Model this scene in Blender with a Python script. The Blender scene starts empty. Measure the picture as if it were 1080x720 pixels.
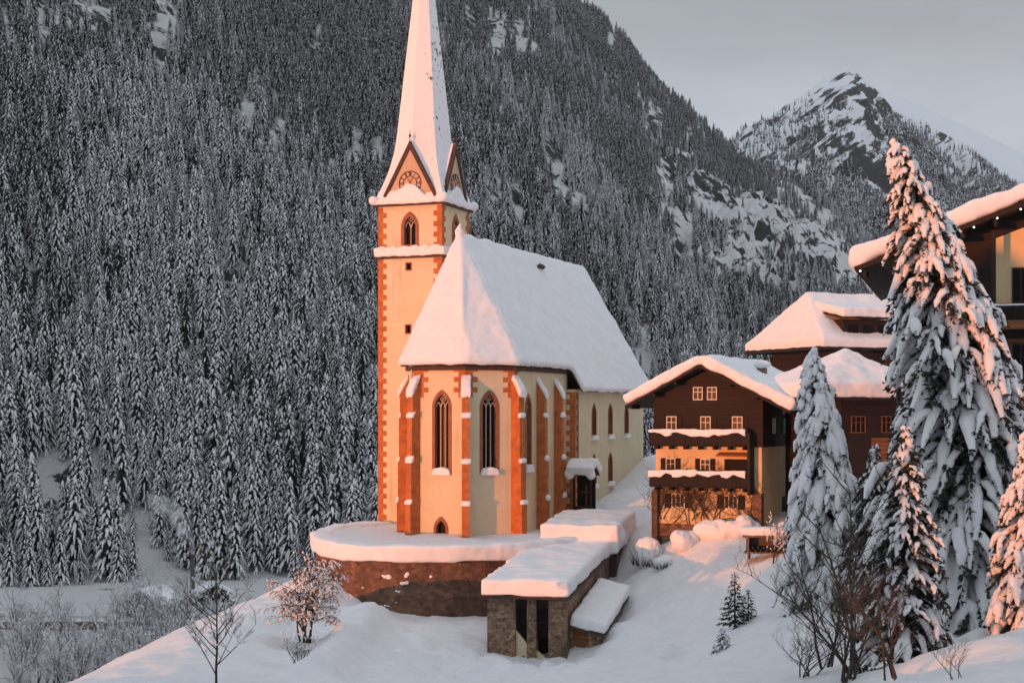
import bpy, bmesh, math, random
import numpy as np
from mathutils import Vector, Matrix, noise
R = math.radians
random.seed(7); rng = np.random.default_rng(7)
scene = bpy.context.scene
C = scene.collection
F, CX, HY = 1600.0, 540.0, 432.0          # focal length, centre and horizon of the photograph in its own pixels

def at(px, py, Y):
    return Vector(((px-CX)*Y/F, Y, (HY-py)*Y/F))

# ------------------------------------------------------------------ materials
def new_mat(name):
    m = bpy.data.materials.new(name); m.use_nodes = True
    nt = m.node_tree
    return m, nt, nt.nodes['Principled BSDF']

def nd(nt, kind, **kw):
    n = nt.nodes.new(kind)
    for k, v in kw.items():
        if k.startswith('i_'):
            n.inputs[k[2:].replace('_', ' ')].default_value = v
        else:
            setattr(n, k, v)
    return n

def ramp(nt, src, stops):
    r = nt.nodes.new('ShaderNodeValToRGB')
    e = r.color_ramp.elements
    while len(e) < len(stops): e.new(0.5)
    for x, (p, c) in zip(e, stops):
        x.position = p
        x.color = (c, c, c, 1) if isinstance(c, (int, float)) else (*c, 1)
    nt.links.new(src, r.inputs['Fac'])
    return r

def mix(nt, fac, a, b):
    m = nt.nodes.new('ShaderNodeMix'); m.data_type = 'RGBA'
    for s, v in ((m.inputs[0], fac), (m.inputs[6], a), (m.inputs[7], b)):
        if hasattr(v, 'links') or hasattr(v, 'is_output'): nt.links.new(v, s)
        elif isinstance(v, (int, float)): s.default_value = v
        else: s.default_value = (*v, 1)
    return m.outputs[2]

def bump(nt, bsdf, height, strength=0.4, dist=0.05):
    b = nd(nt, 'ShaderNodeBump', i_Strength=strength, i_Distance=dist)
    nt.links.new(height, b.inputs['Height']); nt.links.new(b.outputs['Normal'], bsdf.inputs['Normal'])

def coords(nt, scale=(1, 1, 1)):
    t = nd(nt, 'ShaderNodeTexCoord'); mp = nd(nt, 'ShaderNodeMapping'); mp.inputs['Scale'].default_value = scale
    nt.links.new(t.outputs['Object'], mp.inputs['Vector'])
    return mp.outputs['Vector']

def noise_tex(nt, vec, scale, detail=5, rough=0.55, dist=0.0):
    n = nd(nt, 'ShaderNodeTexNoise', i_Scale=scale, i_Detail=detail, i_Roughness=rough, i_Distortion=dist)
    nt.links.new(vec, n.inputs['Vector'])
    return n.outputs['Fac']

def noisy(name, c1, c2, scale=3.0, rough=0.8, bs=0.3, bd=0.03, stretch=(1, 1, 1), lo=0.35, hi=0.65, fine=None):
    m, nt, b = new_mat(name)
    v = coords(nt, stretch)
    n = noise_tex(nt, v, scale, 6, 0.6)
    r = ramp(nt, n, [(lo, c1), (hi, c2)])
    nt.links.new(r.outputs['Color'], b.inputs['Base Color'])
    b.inputs['Roughness'].default_value = rough
    n2 = noise_tex(nt, v, fine or scale*6, 4, 0.6)
    bump(nt, b, n2, bs, bd)
    return m

M = {}
def snow_mat(name, s1, s2, bs):
    m, nt, b = new_mat(name)
    v = coords(nt)
    n = noise_tex(nt, v, s1, 6, 0.6)
    r = ramp(nt, n, [(0.3, (0.80, 0.81, 0.84)), (0.7, (0.88, 0.885, 0.90))])
    nt.links.new(r.outputs['Color'], b.inputs['Base Color'])
    b.inputs['Roughness'].default_value = 0.65
    n2 = noise_tex(nt, v, s2, 10, 0.72)
    bump(nt, b, n2, bs, 0.3)
    return m
M['snow'] = snow_mat('snow', 1.2, 1.6, 0.35)
M['snow_ground'] = snow_mat('snow_ground', 0.9, 0.8, 1.0)
M['tree_snow'] = snow_mat('tree_snow', 2.0, 5.0, 0.5)
M['needles'] = noisy('needles', (0.010, 0.013, 0.010), (0.030, 0.034, 0.026), 2.0, 0.85)
M['needles_frost'] = noisy('needles_frost', (0.006, 0.008, 0.009), (0.05, 0.055, 0.06), 0.6, 0.9, lo=0.42, hi=0.8)
M['bark'] = noisy('bark', (0.02, 0.014, 0.010), (0.07, 0.05, 0.04), 3.0, 0.95, 0.7, 0.05, (1, 1, 0.25))
M['twig'] = noisy('twig', (0.035, 0.024, 0.018), (0.09, 0.065, 0.05), 4.0, 0.95)

def plaster(name, c1, c2, stain):
    m, nt, b = new_mat(name)
    v = coords(nt)
    n = noise_tex(nt, v, 0.35, 8, 0.65)
    r = ramp(nt, n, [(0.3, c1), (0.7, c2)])
    vs = coords(nt, (1.3, 1.3, 0.09))
    n3 = noise_tex(nt, vs, 1.4, 6, 0.6)
    rs = ramp(nt, n3, [(0.56, 0.0), (0.78, 0.55)])
    col = mix(nt, rs.outputs['Color'], r.outputs['Color'], stain)
    nt.links.new(col, b.inputs['Base Color'])
    b.inputs['Roughness'].default_value = 0.9
    bump(nt, b, noise_tex(nt, v, 7, 6, 0.65), 0.35, 0.03)
    return m
M['plaster'] = plaster('plaster', (0.63, 0.52, 0.345), (0.73, 0.615, 0.42), (0.46, 0.355, 0.22))
M['house_plaster'] = plaster('house_plaster', (0.62, 0.46, 0.26), (0.76, 0.58, 0.34), (0.40, 0.27, 0.14))
M['quoin'] = noisy('quoin', (0.36, 0.105, 0.030), (0.54, 0.175, 0.050), 1.5, 0.85)
M['reveal'] = noisy('reveal', (0.24, 0.085, 0.045), (0.34, 0.13, 0.065), 2.0, 0.85)
M['cap_brown'] = noisy('cap_brown', (0.05, 0.025, 0.02), (0.09, 0.045, 0.03), 2.0, 0.8)
M['tracery'] = noisy('tracery', (0.45, 0.33, 0.25), (0.6, 0.46, 0.36), 4.0, 0.85)
M['white_paint'] = noisy('white_paint', (0.68, 0.66, 0.62), (0.80, 0.78, 0.74), 4.0, 0.6)
M['metal'] = noisy('metal', (0.06, 0.06, 0.06), (0.12, 0.11, 0.11), 4.0, 0.5)

M['gable_plaster'] = plaster('gable_plaster', (0.52, 0.35, 0.24), (0.62, 0.44, 0.31), (0.38, 0.25, 0.17))
def wood(name, c1, c2, plank, axis):
    m, nt, b = new_mat(name)
    v = coords(nt)
    sp = nd(nt, 'ShaderNodeSeparateXYZ'); nt.links.new(v, sp.inputs[0])
    st = {'x': (1, 1, 0.08), 'z': (0.08, 0.08, 1)}[axis]
    n = noise_tex(nt, coords(nt, st), 7, 6, 0.6)
    r = ramp(nt, n, [(0.3, c1), (0.7, c2)])
    comp = sp.outputs['X'] if axis == 'x' else sp.outputs['Z']
    d = nd(nt, 'ShaderNodeMath', operation='DIVIDE'); nt.links.new(comp, d.inputs[0]); d.inputs[1].default_value = plank
    fr = nd(nt, 'ShaderNodeMath', operation='FRACT'); nt.links.new(d.outputs[0], fr.inputs[0])
    gap = ramp(nt, fr.outputs[0], [(0.0, 0.25), (0.10, 1.0)])
    fl = nd(nt, 'ShaderNodeMath', operation='FLOOR'); nt.links.new(d.outputs[0], fl.inputs[0])
    wn = nd(nt, 'ShaderNodeTexWhiteNoise', noise_dimensions='1D'); nt.links.new(fl.outputs[0], wn.inputs['W'])
    tone = ramp(nt, wn.outputs['Value'], [(0.0, 0.6), (1.0, 1.0)])
    mm = nd(nt, 'ShaderNodeMix', data_type='RGBA', blend_type='MULTIPLY'); mm.inputs[0].default_value = 1
    nt.links.new(r.outputs['Color'], mm.inputs[6]); nt.links.new(tone.outputs['Color'], mm.inputs[7])
    nt.links.new(mm.outputs[2], b.inputs['Base Color'])
    b.inputs['Roughness'].default_value = 0.8
    bump(nt, b, gap.outputs['Color'], 0.8, 0.04)
    return m
M['dark_wood'] = wood('dark_wood', (0.011, 0.005, 0.0035), (0.034, 0.014, 0.008), 0.18, 'z')
M['board_wood'] = wood('board_wood', (0.010, 0.005, 0.0035), (0.026, 0.012, 0.007), 0.16, 'x')
M['warm_wood'] = wood('warm_wood', (0.20, 0.075, 0.03), (0.32, 0.13, 0.05), 0.2, 'z')
M['grey_wood'] = wood('grey_wood', (0.11, 0.085, 0.07), (0.2, 0.16, 0.13), 0.2, 'x')

def rubble(name, c1, c2, mortar, scale, stretch=(1, 1, 1.5)):
    m, nt, b = new_mat(name)
    v = coords(nt, stretch)
    nz = nd(nt, 'ShaderNodeTexNoise', i_Scale=2.0, i_Detail=3); nt.links.new(v, nz.inputs['Vector'])
    vv = nd(nt, 'ShaderNodeMix', data_type='VECTOR'); vv.inputs[0].default_value = 0.12
    nt.links.new(v, vv.inputs[4]); nt.links.new(nz.outputs['Color'], vv.inputs[5])
    e = nd(nt, 'ShaderNodeTexVoronoi', feature='DISTANCE_TO_EDGE', i_Scale=scale); nt.links.new(vv.outputs[1], e.inputs['Vector'])
    c = nd(nt, 'ShaderNodeTexVoronoi', i_Scale=scale); nt.links.new(vv.outputs[1], c.inputs['Vector'])
    sp = nd(nt, 'ShaderNodeSeparateColor'); nt.links.new(c.outputs['Color'], sp.inputs[0])
    st = ramp(nt, sp.outputs[0], [(0.0, c1), (1.0, c2)])
    mo = ramp(nt, e.outputs['Distance'], [(0.02, 0.0), (0.07, 1.0)])
    col = mix(nt, mo.outputs['Color'], mortar, st.outputs['Color'])
    dirt = ramp(nt, noise_tex(nt, coords(nt, (1, 1, 0.35)), 0.5, 7, 0.65), [(0.42, 0.0), (0.68, 0.75)])
    col = mix(nt, dirt.outputs['Color'], col, tuple(x*0.45 for x in c1))
    nt.links.new(col, b.inputs['Base Color'])
    b.inputs['Roughness'].default_value = 0.9
    bump(nt, b, mo.outputs['Color'], 0.8, 0.07)
    return m
M['rubble_brown'] = rubble('rubble_brown', (0.10, 0.05, 0.034), (0.27, 0.14, 0.085), (0.20, 0.12, 0.08), 2.2)
M['rubble_grey'] = rubble('rubble_grey', (0.12, 0.068, 0.042), (0.44, 0.28, 0.18), (0.30, 0.20, 0.13), 3.6, (1, 1, 1.3))

m, nt, b = new_mat('glass'); b.inputs['Base Color'].default_value = (0.012, 0.013, 0.017, 1); b.inputs['Roughness'].default_value = 0.25; b.inputs['Specular IOR Level'].default_value = 0.05
bump(nt, b, noise_tex(nt, coords(nt), 3.5, 3), 0.15, 0.03); M['glass'] = m
m, nt, b = new_mat('dark_void'); b.inputs['Base Color'].default_value = (0.012, 0.009, 0.008, 1); b.inputs['Roughness'].default_value = 0.9; M['void'] = m
m, nt, b = new_mat('bulb'); b.inputs['Base Color'].default_value = (1, 0.9, 0.8, 1)
b.inputs['Emission Color'].default_value = (1, 0.85, 0.65, 1); b.inputs['Emission Strength'].default_value = 4; M['bulb'] = m

# spire: snow stuck on dark shingles, bare specks showing on the wind side
m, nt, b = new_mat('spire_snow'); v = coords(nt)
sp = nd(nt, 'ShaderNodeSeparateXYZ'); nt.links.new(v, sp.inputs[0])
n = noise_tex(nt, coords(nt, (1, 1, 0.55)), 2.6, 4, 0.75)
side = nd(nt, 'ShaderNodeMapRange'); nt.links.new(sp.outputs['X'], side.inputs[0])
for i_, v_ in ((1, -8.9), (2, -7.0), (3, -0.10), (4, 0.085)): side.inputs[i_].default_value = v_
hgt = nd(nt, 'ShaderNodeMapRange'); nt.links.new(sp.outputs['Z'], hgt.inputs[0])
for i_, v_ in ((1, 40.0), (2, 52.0), (3, -0.06), (4, 0.035)): hgt.inputs[i_].default_value = v_
ad = nd(nt, 'ShaderNodeMath', operation='ADD'); nt.links.new(n, ad.inputs[0]); nt.links.new(side.outputs[0], ad.inputs[1])
ad2 = nd(nt, 'ShaderNodeMath', operation='ADD'); nt.links.new(ad.outputs[0], ad2.inputs[0]); nt.links.new(hgt.outputs[0], ad2.inputs[1])
rr = ramp(nt, ad2.outputs[0], [(0.675, 0.0), (0.70, 1.0)])
nt.links.new(mix(nt, rr.outputs['Color'], (0.83, 0.835, 0.86), (0.07, 0.06, 0.06)), b.inputs['Base Color'])
b.inputs['Roughness'].default_value = 0.7
bump(nt, b, noise_tex(nt, v, 4, 6), 0.4, 0.1); M['spire_snow'] = m

# mountain slopes: snow held on gentle ground, dark rock on the steep
def mountain_mat(name, sc, thr, zthr, tint, strata=False):
    m, nt, b = new_mat(name)
    v = coords(nt)
    g = nd(nt, 'ShaderNodeNewGeometry'); sp = nd(nt, 'ShaderNodeSeparateXYZ'); nt.links.new(g.outputs['Normal'], sp.inputs[0])
    n = noise_tex(nt, coords(nt, (1, 1, 0.6)), sc, 9, 0.68, 0.6)
    if strata:                                           # beds of rock dipping to the left
        t = nd(nt, 'ShaderNodeTexCoord'); m0 = nd(nt, 'ShaderNodeMapping'); m0.inputs['Rotation'].default_value = (0, R(36), 0); mp = nd(nt, 'ShaderNodeMapping'); mp.inputs['Scale'].default_value = (0.2, 0.35, 1.5)
        nt.links.new(t.outputs['Object'], m0.inputs['Vector']); nt.links.new(m0.outputs['Vector'], mp.inputs['Vector']); n = noise_tex(nt, mp.outputs['Vector'], sc*0.9, 9, 0.66, 0.3)
    big = noise_tex(nt, v, sc*0.22, 4, 0.5)
    st = nd(nt, 'ShaderNodeMath', operation='MULTIPLY_ADD'); nt.links.new(sp.outputs['Z'], st.inputs[0]); st.inputs[1].default_value = -zthr; nt.links.new(n, st.inputs[2])
    s2 = nd(nt, 'ShaderNodeMath', operation='MULTIPLY_ADD'); nt.links.new(big, s2.inputs[0]); s2.inputs[1].default_value = 0.5; nt.links.new(st.outputs[0], s2.inputs[2])
    f = ramp(nt, s2.outputs[0], [(thr, 0.0), (thr+0.05, 1.0)])
    rock = ramp(nt, noise_tex(nt, v, sc*5, 6, 0.7), [(0.3, (0.016, 0.016, 0.018)), (0.7, (0.075, 0.073, 0.075))])
    nt.links.new(mix(nt, f.outputs['Color'], tint, rock.outputs['Color']), b.inputs['Base Color'])
    b.inputs['Roughness'].default_value = 0.85
    bump(nt, b, noise_tex(nt, v, sc*3, 8, 0.7), 0.9, 6.0)
    return m
M['mountain'] = mountain_mat('mountain', 0.085, 0.385, 0.5, (0.88, 0.885, 0.90))
M['far_mountain'] = mountain_mat('far_mountain', 0.026, 0.40, 0.5, (0.84, 0.85, 0.88), True)
M['far_snow'] = mountain_mat('far_snow', 0.006, 0.62, 0.5, (0.8, 0.82, 0.86))

# ------------------------------------------------------------------ mesh builder
class MB:
    def __init__(s): s.v = []; s.f = []; s.m = []
    def add(s, vs, fs, mi=0):
        o = len(s.v); s.v += [tuple(p) for p in vs]
        s.f += [tuple(i+o for i in f) for f in fs]; s.m += [mi]*len(fs)
    def box(s, x0, x1, y0, y1, z0, z1, mi=0):
        vs = [(x, y, z) for z in (z0, z1) for y in (y0, y1) for x in (x0, x1)]
        s.add(vs, [(0, 2, 3, 1), (4, 5, 7, 6), (0, 1, 5, 4), (2, 6, 7, 3), (0, 4, 6, 2), (1, 3, 7, 5)], mi)
    def prism(s, base, off, mi=0):
        """closed prism: polygon of 3-D points pushed along the vector off"""
        base = [Vector(p) for p in base]; off = Vector(off); n = len(base)
        nrm = Vector((0, 0, 0))
        for i in range(n): nrm += (base[i]-base[0]).cross(base[(i+1) % n]-base[0])
        if nrm.dot(off) < 0: base = base[::-1]
        vs = base + [p+off for p in base]
        fs = [tuple(range(n))[::-1], tuple(range(n, 2*n))] + [(i, (i+1) % n, n+(i+1) % n, n+i) for i in range(n)]
        s.add(vs, fs, mi)
    def plan(s, poly, z0, z1, mi=0):
        s.prism([(x, y, z0) for x, y in poly], (0, 0, z1-z0), mi)
    def slab(s, poly, t, mi=0, vertical=False):
        """sloping polygon given thickness t (upwards along its normal)"""
        p = [Vector(q) for q in poly]; n = Vector((0, 0, 0))
        for i in range(len(p)): n += (p[i]-p[0]).cross(p[(i+1) % len(p)]-p[0])
        n.normalize()
        if n.z < 0: n = -n
        if vertical: n = Vector((0, 0, 1))
        s.prism(p, n*t, mi)
    def tube(s, pts, rad, n=6, mi=0, caps=True, flat=1.0):
        pts = [Vector(p) for p in pts]; k = len(pts); vs = []
        if not hasattr(rad, '__len__'): rad = [rad]*k
        for i, p in enumerate(pts):
            d = (pts[min(i+1, k-1)]-pts[max(i-1, 0)])
            d = d.normalized() if d.length > 1e-9 else Vector((0, 0, 1))
            a = d.cross(Vector((0, 0, 1)))
            if a.length < 1e-3: a = Vector((1, 0, 0))
            a.normalize(); b = a.cross(d)
            for j in range(n):
                t = 2*math.pi*j/n
                vs.append(p + a*(math.cos(t)*rad[i]) + b*(math.sin(t)*rad[i]*flat))
        fs = [(i*n+j, (i+1)*n+j, (i+1)*n+(j+1) % n, i*n+(j+1) % n) for i in range(k-1) for j in range(n)]
        if caps: fs += [tuple(range(n)), tuple(range((k-1)*n, k*n))[::-1]]
        s.add(vs, fs, mi)
    def ball(s, c, r, mi=0, rings=6, seg=10, sq=(1, 1, 1), jit=0.0):
        vs = [(c[0], c[1], c[2]-r*sq[2])]
        for i in range(1, rings):
            a = math.pi*i/rings - math.pi/2
            for j in range(seg):
                t = 2*math.pi*j/seg; k = 1+random.uniform(-jit, jit)
                vs.append((c[0]+r*k*sq[0]*math.cos(a)*math.cos(t), c[1]+r*k*sq[1]*math.cos(a)*math.sin(t), c[2]+r*k*sq[2]*math.sin(a)))
        vs.append((c[0], c[1], c[2]+r*sq[2])); L = len(vs)-1
        fs = [(0, 1+(j+1) % seg, 1+j) for j in range(seg)]
        for i in range(rings-2):
            for j in range(seg):
                fs.append((1+i*seg+j, 1+i*seg+(j+1) % seg, 1+(i+1)*seg+(j+1) % seg, 1+(i+1)*seg+j))
        fs += [(L, 1+(rings-2)*seg+j, 1+(rings-2)*seg+(j+1) % seg) for j in range(seg)]
        s.add(vs, fs, mi)
    def mesh(s, name, mats, smooth=False):
        me = bpy.data.meshes.new(name)
        me.from_pydata(s.v, [], s.f)
        for x in mats: me.materials.append(M[x] if isinstance(x, str) else x)
        if len(mats) > 1: me.polygons.foreach_set('material_index', s.m)
        if smooth: me.polygons.foreach_set('use_smooth', [True]*len(me.polygons))
        me.update()
        return me
    def build(s, name, mats, parent=None, smooth=False):
        if isinstance(mats, str): mats = [mats]
        return link(name, s.mesh(name, mats, smooth), parent)

def link(name, me, parent=None):
    o = bpy.data.objects.new(name, me); C.objects.link(o)
    if parent: o.parent = parent
    return o

def tag(o, label, cat, group=None):
    o['label'] = label; o['category'] = cat
    if group: o['group'] = group
    return o

def thing(name, label, cat, loc=(0, 0, 0), rz=0, group=None):
    o = bpy.data.objects.new(name, None); C.objects.link(o)
    o.location = loc; o.rotation_euler = (0, 0, rz); o.empty_display_size = 1
    return tag(o, label, cat, group)

def kind(o, k): o['kind'] = k; return o

TEX = {}
def tex(size, depth=3):
    k = (size, depth)
    if k not in TEX:
        t = bpy.data.textures.new('drift', 'CLOUDS'); t.noise_scale = size; t.noise_depth = depth; TEX[k] = t
    return TEX[k]

def soften(o, voxel=0.2, it=6, disp=0.2, size=2.0, mat='snow'):
    """lumpy wind-packed snow out of plain slabs: fuse, round off, add drifts"""
    m = o.modifiers.new('fuse', 'REMESH'); m.mode = 'VOXEL'; m.voxel_size = voxel; m.use_smooth_shade = True
    m = o.modifiers.new('round', 'SMOOTH'); m.factor = 0.5; m.iterations = it
    if disp:
        m = o.modifiers.new('drift', 'DISPLACE'); m.texture = tex(size); m.strength = disp; m.mid_level = 0.5; m.texture_coords = 'GLOBAL'
    return o

def frame(o, u, n):
    u = Vector(u).normalized(); n = Vector(n).normalized(); o = Vector(o)
    return lambda x, y, z=0.0: o + u*x + Vector((0, 0, 1))*y + n*z

def face_prism(mb, fr, poly, d0, d1, mi=0):
    b = [fr(x, y, d0) for x, y in poly]; off = fr(0, 0, d1)-fr(0, 0, d0)
    mb.prism(b, off, mi)

def face_ring(mb, fr, outer, inner, d0, d1, mi=0):
    n = len(outer)
    for i in range(n):
        j = (i+1) % n
        face_prism(mb, fr, [outer[i], outer[j], inner[j], inner[i]], d0, d1, mi)

def arch(w, y0, y1, k=7, sharp=1.0):
    """pointed arch outline, counter-clockwise"""
    h = w/2; r = w*sharp; rise = math.sqrt(max(r*r-(r-h)**2, 1e-6)); ys = y1-rise
    a1 = math.acos((r-h)/r)
    pts = [(-h, y0), (h, y0)]
    pts += [(h-r+r*math.cos(a1*i/k), ys+r*math.sin(a1*i/k)) for i in range(k+1)]
    pts += [(-(h-r+r*math.cos(a1*i/k)), ys+r*math.sin(a1*i/k)) for i in range(k-1, -1, -1)]
    return pts

def carve(o, cut, mats):
    """cut openings out of a solid wall for real"""
    me = cut.mesh('cut', mats); c = link('cut', me)
    if o.parent: c.parent = o.parent
    md = o.modifiers.new('cut', 'BOOLEAN'); md.object = c; md.operation = 'DIFFERENCE'; md.solver = 'EXACT'
    bpy.context.view_layer.update()
    dg = bpy.context.evaluated_depsgraph_get()
    new = bpy.data.meshes.new_from_object(o.evaluated_get(dg))
    o.modifiers.clear(); old = o.data; o.data = new; bpy.data.meshes.remove(old)
    bpy.data.objects.remove(c)

# ------------------------------------------------------------------ ground near the village
def P3(px, py, Y): p = at(px, py, Y); return (p.x, p.y, p.z)
CTRL = [P3(*t) for t in [
    (70, 722, 72), (200, 722, 75), (345, 722, 78), (500, 722, 82), (640, 722, 80), (760, 722, 70), (900, 722, 56), (1000, 722, 46),
    (150, 690, 85), (230, 655, 102), (300, 622, 122), (332, 604, 138),
    (345, 650, 130), (390, 655, 131), (440, 655, 131), (500, 655, 130), (420, 690, 108), (300, 690, 92),
    (515, 686, 121), (560, 693, 120), (605, 699, 119), (627, 697, 118), (646, 662, 129), (668, 626, 141), (690, 645, 126),
    (650, 655, 122), (700, 625, 128), (750, 603, 130), (800, 600, 124), (850, 600, 112), (760, 660, 100), (850, 660, 88), (700, 690, 96),
    (690, 564, 141), (745, 562, 139), (800, 563, 137), (850, 570, 130),
    (600, 548, 158), (640, 522, 168), (684, 490, 182), (720, 470, 195), (620, 575, 150), (668, 565, 146),
    (880, 640, 90), (930, 650, 80), (1000, 665, 74), (1060, 645, 74), (940, 705, 62), (1020, 690, 56), (1080, 668, 60), (1080, 722, 42),
    (985, 600, 97), (1080, 590, 95), (900, 545, 118)]]
CTRL += [(0, 0, -4), (0, 20, -8.4), (0, 40, -10.2), (12, 20, -6.6), (25, 20, -3.0), (30, 40, -5.2), (50, 60, -4.0), (-20, 20, -14), (-40, 0, -15), (-40, 45, -20),
         (-38, 85, -25), (-42, 120, -31), (-40, 150, -34), (-60, 120, -42), (-60, 180, -48), (-30, 180, -30), (-28, 150, -22), (-25, 165, -22), (-70, 60, -36), (-80, 10, -38),
         (-12, 185, -17), (0, 190, -13.5), (-25, 215, -40), (5, 225, -22), (25, 235, -14), (30, 200, -6), (45, 170, -3.5), (60, 150, -1), (60, 110, -2), (80, 80, 0), (110, 100, 8), (110, 180, 10),
         (70, 220, 0), (90, 260, 0), (20, 290, -40), (-40, 260, -52), (60, 300, -25), (-100, 250, -55), (-100, 150, -52),
         (-8, 150, -14.2), (-8, 162, -14.2), (2, 150, -14.0), (-16, 146, -15), (6, 172, -12.6), (-5, 140, -17.5), (1, 128, -18.8), (3, 140, -16.5), (8, 150, -13.6),
         (21, 150, -11.2), (27, 150, -9)]
CTRL = np.array(CTRL)
def tps_fit(P, lam=2.0):
    n = len(P); d = np.linalg.norm(P[:, None, :2]-P[None, :, :2], axis=2)
    K = np.where(d > 0, d*d*np.log(d+1e-9), 0) + lam*np.eye(n)*10
    T = np.c_[np.ones(n), P[:, :2]]
    A = np.block([[K, T], [T.T, np.zeros((3, 3))]])
    s = np.linalg.solve(A, np.r_[P[:, 2], 0, 0, 0]); return s
TPS = tps_fit(CTRL)
def fore_z(X, Y):
    X = np.atleast_1d(np.asarray(X, float)); Y = np.atleast_1d(np.asarray(Y, float)); out = np.empty(len(X))
    for i in range(0, len(X), 20000):
        x, y = X[i:i+20000], Y[i:i+20000]
        d = np.hypot(x[:, None]-CTRL[None, :, 0], y[:, None]-CTRL[None, :, 1])
        out[i:i+20000] = np.where(d > 0, d*d*np.log(d+1e-9), 0) @ TPS[:-3] + TPS[-3] + TPS[-2]*x + TPS[-1]*y
    return out
def gz(x, y): return float(fore_z(x, y)[0])

def grid_mesh(name, X, Y, Z, mats, smooth=True):
    ny, nx = X.shape
    me = bpy.data.meshes.new(name)
    co = np.stack([X, Y, Z], -1).reshape(-1, 3)
    i = np.arange(ny*nx).reshape(ny, nx)
    q = np.stack([i[:-1, :-1], i[:-1, 1:], i[1:, 1:], i[1:, :-1]], -1).reshape(-1, 4)
    me.vertices.add(len(co)); me.vertices.foreach_set('co', co.ravel())
    me.loops.add(q.size); me.loops.foreach_set('vertex_index', q.ravel())
    me.polygons.add(len(q)); me.polygons.foreach_set('loop_start', np.arange(0, q.size, 4)); me.polygons.foreach_set('loop_total', np.full(len(q), 4))
    me.polygons.foreach_set('use_smooth', np.ones(len(q), bool))
    for x in mats: me.materials.append(M[x])
    me.update(calc_edges=True); me.validate()
    return me

def fbm(X, Y, scale, octaves=5, seed=0.0, ridged=False):
    out = np.empty(X.shape); fx = X.ravel()/scale; fy = Y.ravel()/scale; o = out.ravel()
    for k in range(len(fx)):
        p = Vector((fx[k]+seed, fy[k]-seed*1.7, seed*0.37))
        o[k] = noise.ridged_multi_fractal(p, 0.9, 2.1, octaves, 1.0, 2.0) if ridged else noise.fractal(p, 0.8, 2.1, octaves)
    return o.reshape(X.shape)

gx = np.concatenate([np.arange(-150, -50, 4.0), np.arange(-50, -36, 2.0), np.arange(-36, 42, 0.46), np.arange(42, 60, 0.9), np.arange(60, 181, 4.0)])
gy = np.concatenate([np.arange(-60, 36, 4.0), np.arange(36, 145, 0.46), np.arange(145, 170, 0.8), np.arange(170, 341, 4.0)])
X, Y = np.meshgrid(gx, gy)
Z = fore_z(X.ravel(), Y.ravel()).reshape(X.shape)
Z += 0.30*fbm(X, Y, 7.0, 4, 3.1) + 0.17*fbm(X, Y, 1.5, 4, 9.4)
# snow bank beside the trodden way, boot-churned lumps in front of the stair house
def ridge(X, Y, a, b, h, w):
    ax, ay = a; bx, by = b; L = math.hypot(bx-ax, by-ay)
    t = np.clip(((X-ax)*(bx-ax)+(Y-ay)*(by-ay))/L**2, 0, 1); d = np.hypot(X-ax-t*(bx-ax), Y-ay-t*(by-ay))
    return h*np.exp(-(d/w)**2)
pa, pb, pc_ = at(402, 645, 131), at(372, 690, 104), at(335, 722, 80)
Z += np.maximum(ridge(X, Y, (pa.x, pa.y), (pb.x, pb.y), 1.2, 1.2), ridge(X, Y, (pb.x, pb.y), (pc_.x, pc_.y), 1.3, 1.2))
lump = np.exp(-((X-0)/11)**2-((Y-105)/17)**2)
Z += lump*(1.0*fbm(X, Y, 2.8, 4, 12.1)+0.42*fbm(X, Y, 1.1, 3, 15.1))
for tr_ in ([(460, 660, 122), (520, 708, 112), (640, 716, 108)], [(330, 640, 128), (300, 700, 95)], [(690, 640, 122), (720, 690, 100), (735, 722, 86)]):      # old tracks sunk in the snow
    q_ = [at(*t) for t in tr_]
    for a_, b_ in zip(q_[:-1], q_[1:]): Z -= ridge(X, Y, (a_.x, a_.y), (b_.x, b_.y), 0.7, 0.9)*(0.7+0.6*fbm(X, Y, 1.3, 2, 4.4))
bank = np.exp(-((X-20)/9)**2-((Y-60)/20)**2); Z += bank*0.5*fbm(X, Y, 5.0, 4, 18.2)
# added knoll, out of view: its shadow keeps the low sun off the spruces
kq = X*0.7314-Y*0.682; kp = X*0.682+Y*0.7314
kn = np.clip(np.exp(-(np.abs(kq+48.8)/18.6)**10-((kp+34)/17)**2), 0, 1); kn_h = 7.8+5.5*fbm(kq, kp*0+3.3, 7.0, 4, 2.2)
Z = Z+(np.maximum(kn_h, Z)-Z)*kn
edge = np.clip(np.maximum(np.maximum((-X-95)/50, (Y-250)/70), 0), 0, 1); edge = edge*edge*(3-2*edge)
Z = np.clip(Z, -62, 40)*(1-edge) + (-64)*edge
kind(link('snowy_ground', grid_mesh('snowy_ground', X, Y, Z, ['snow_ground'])), 'structure')

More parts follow.
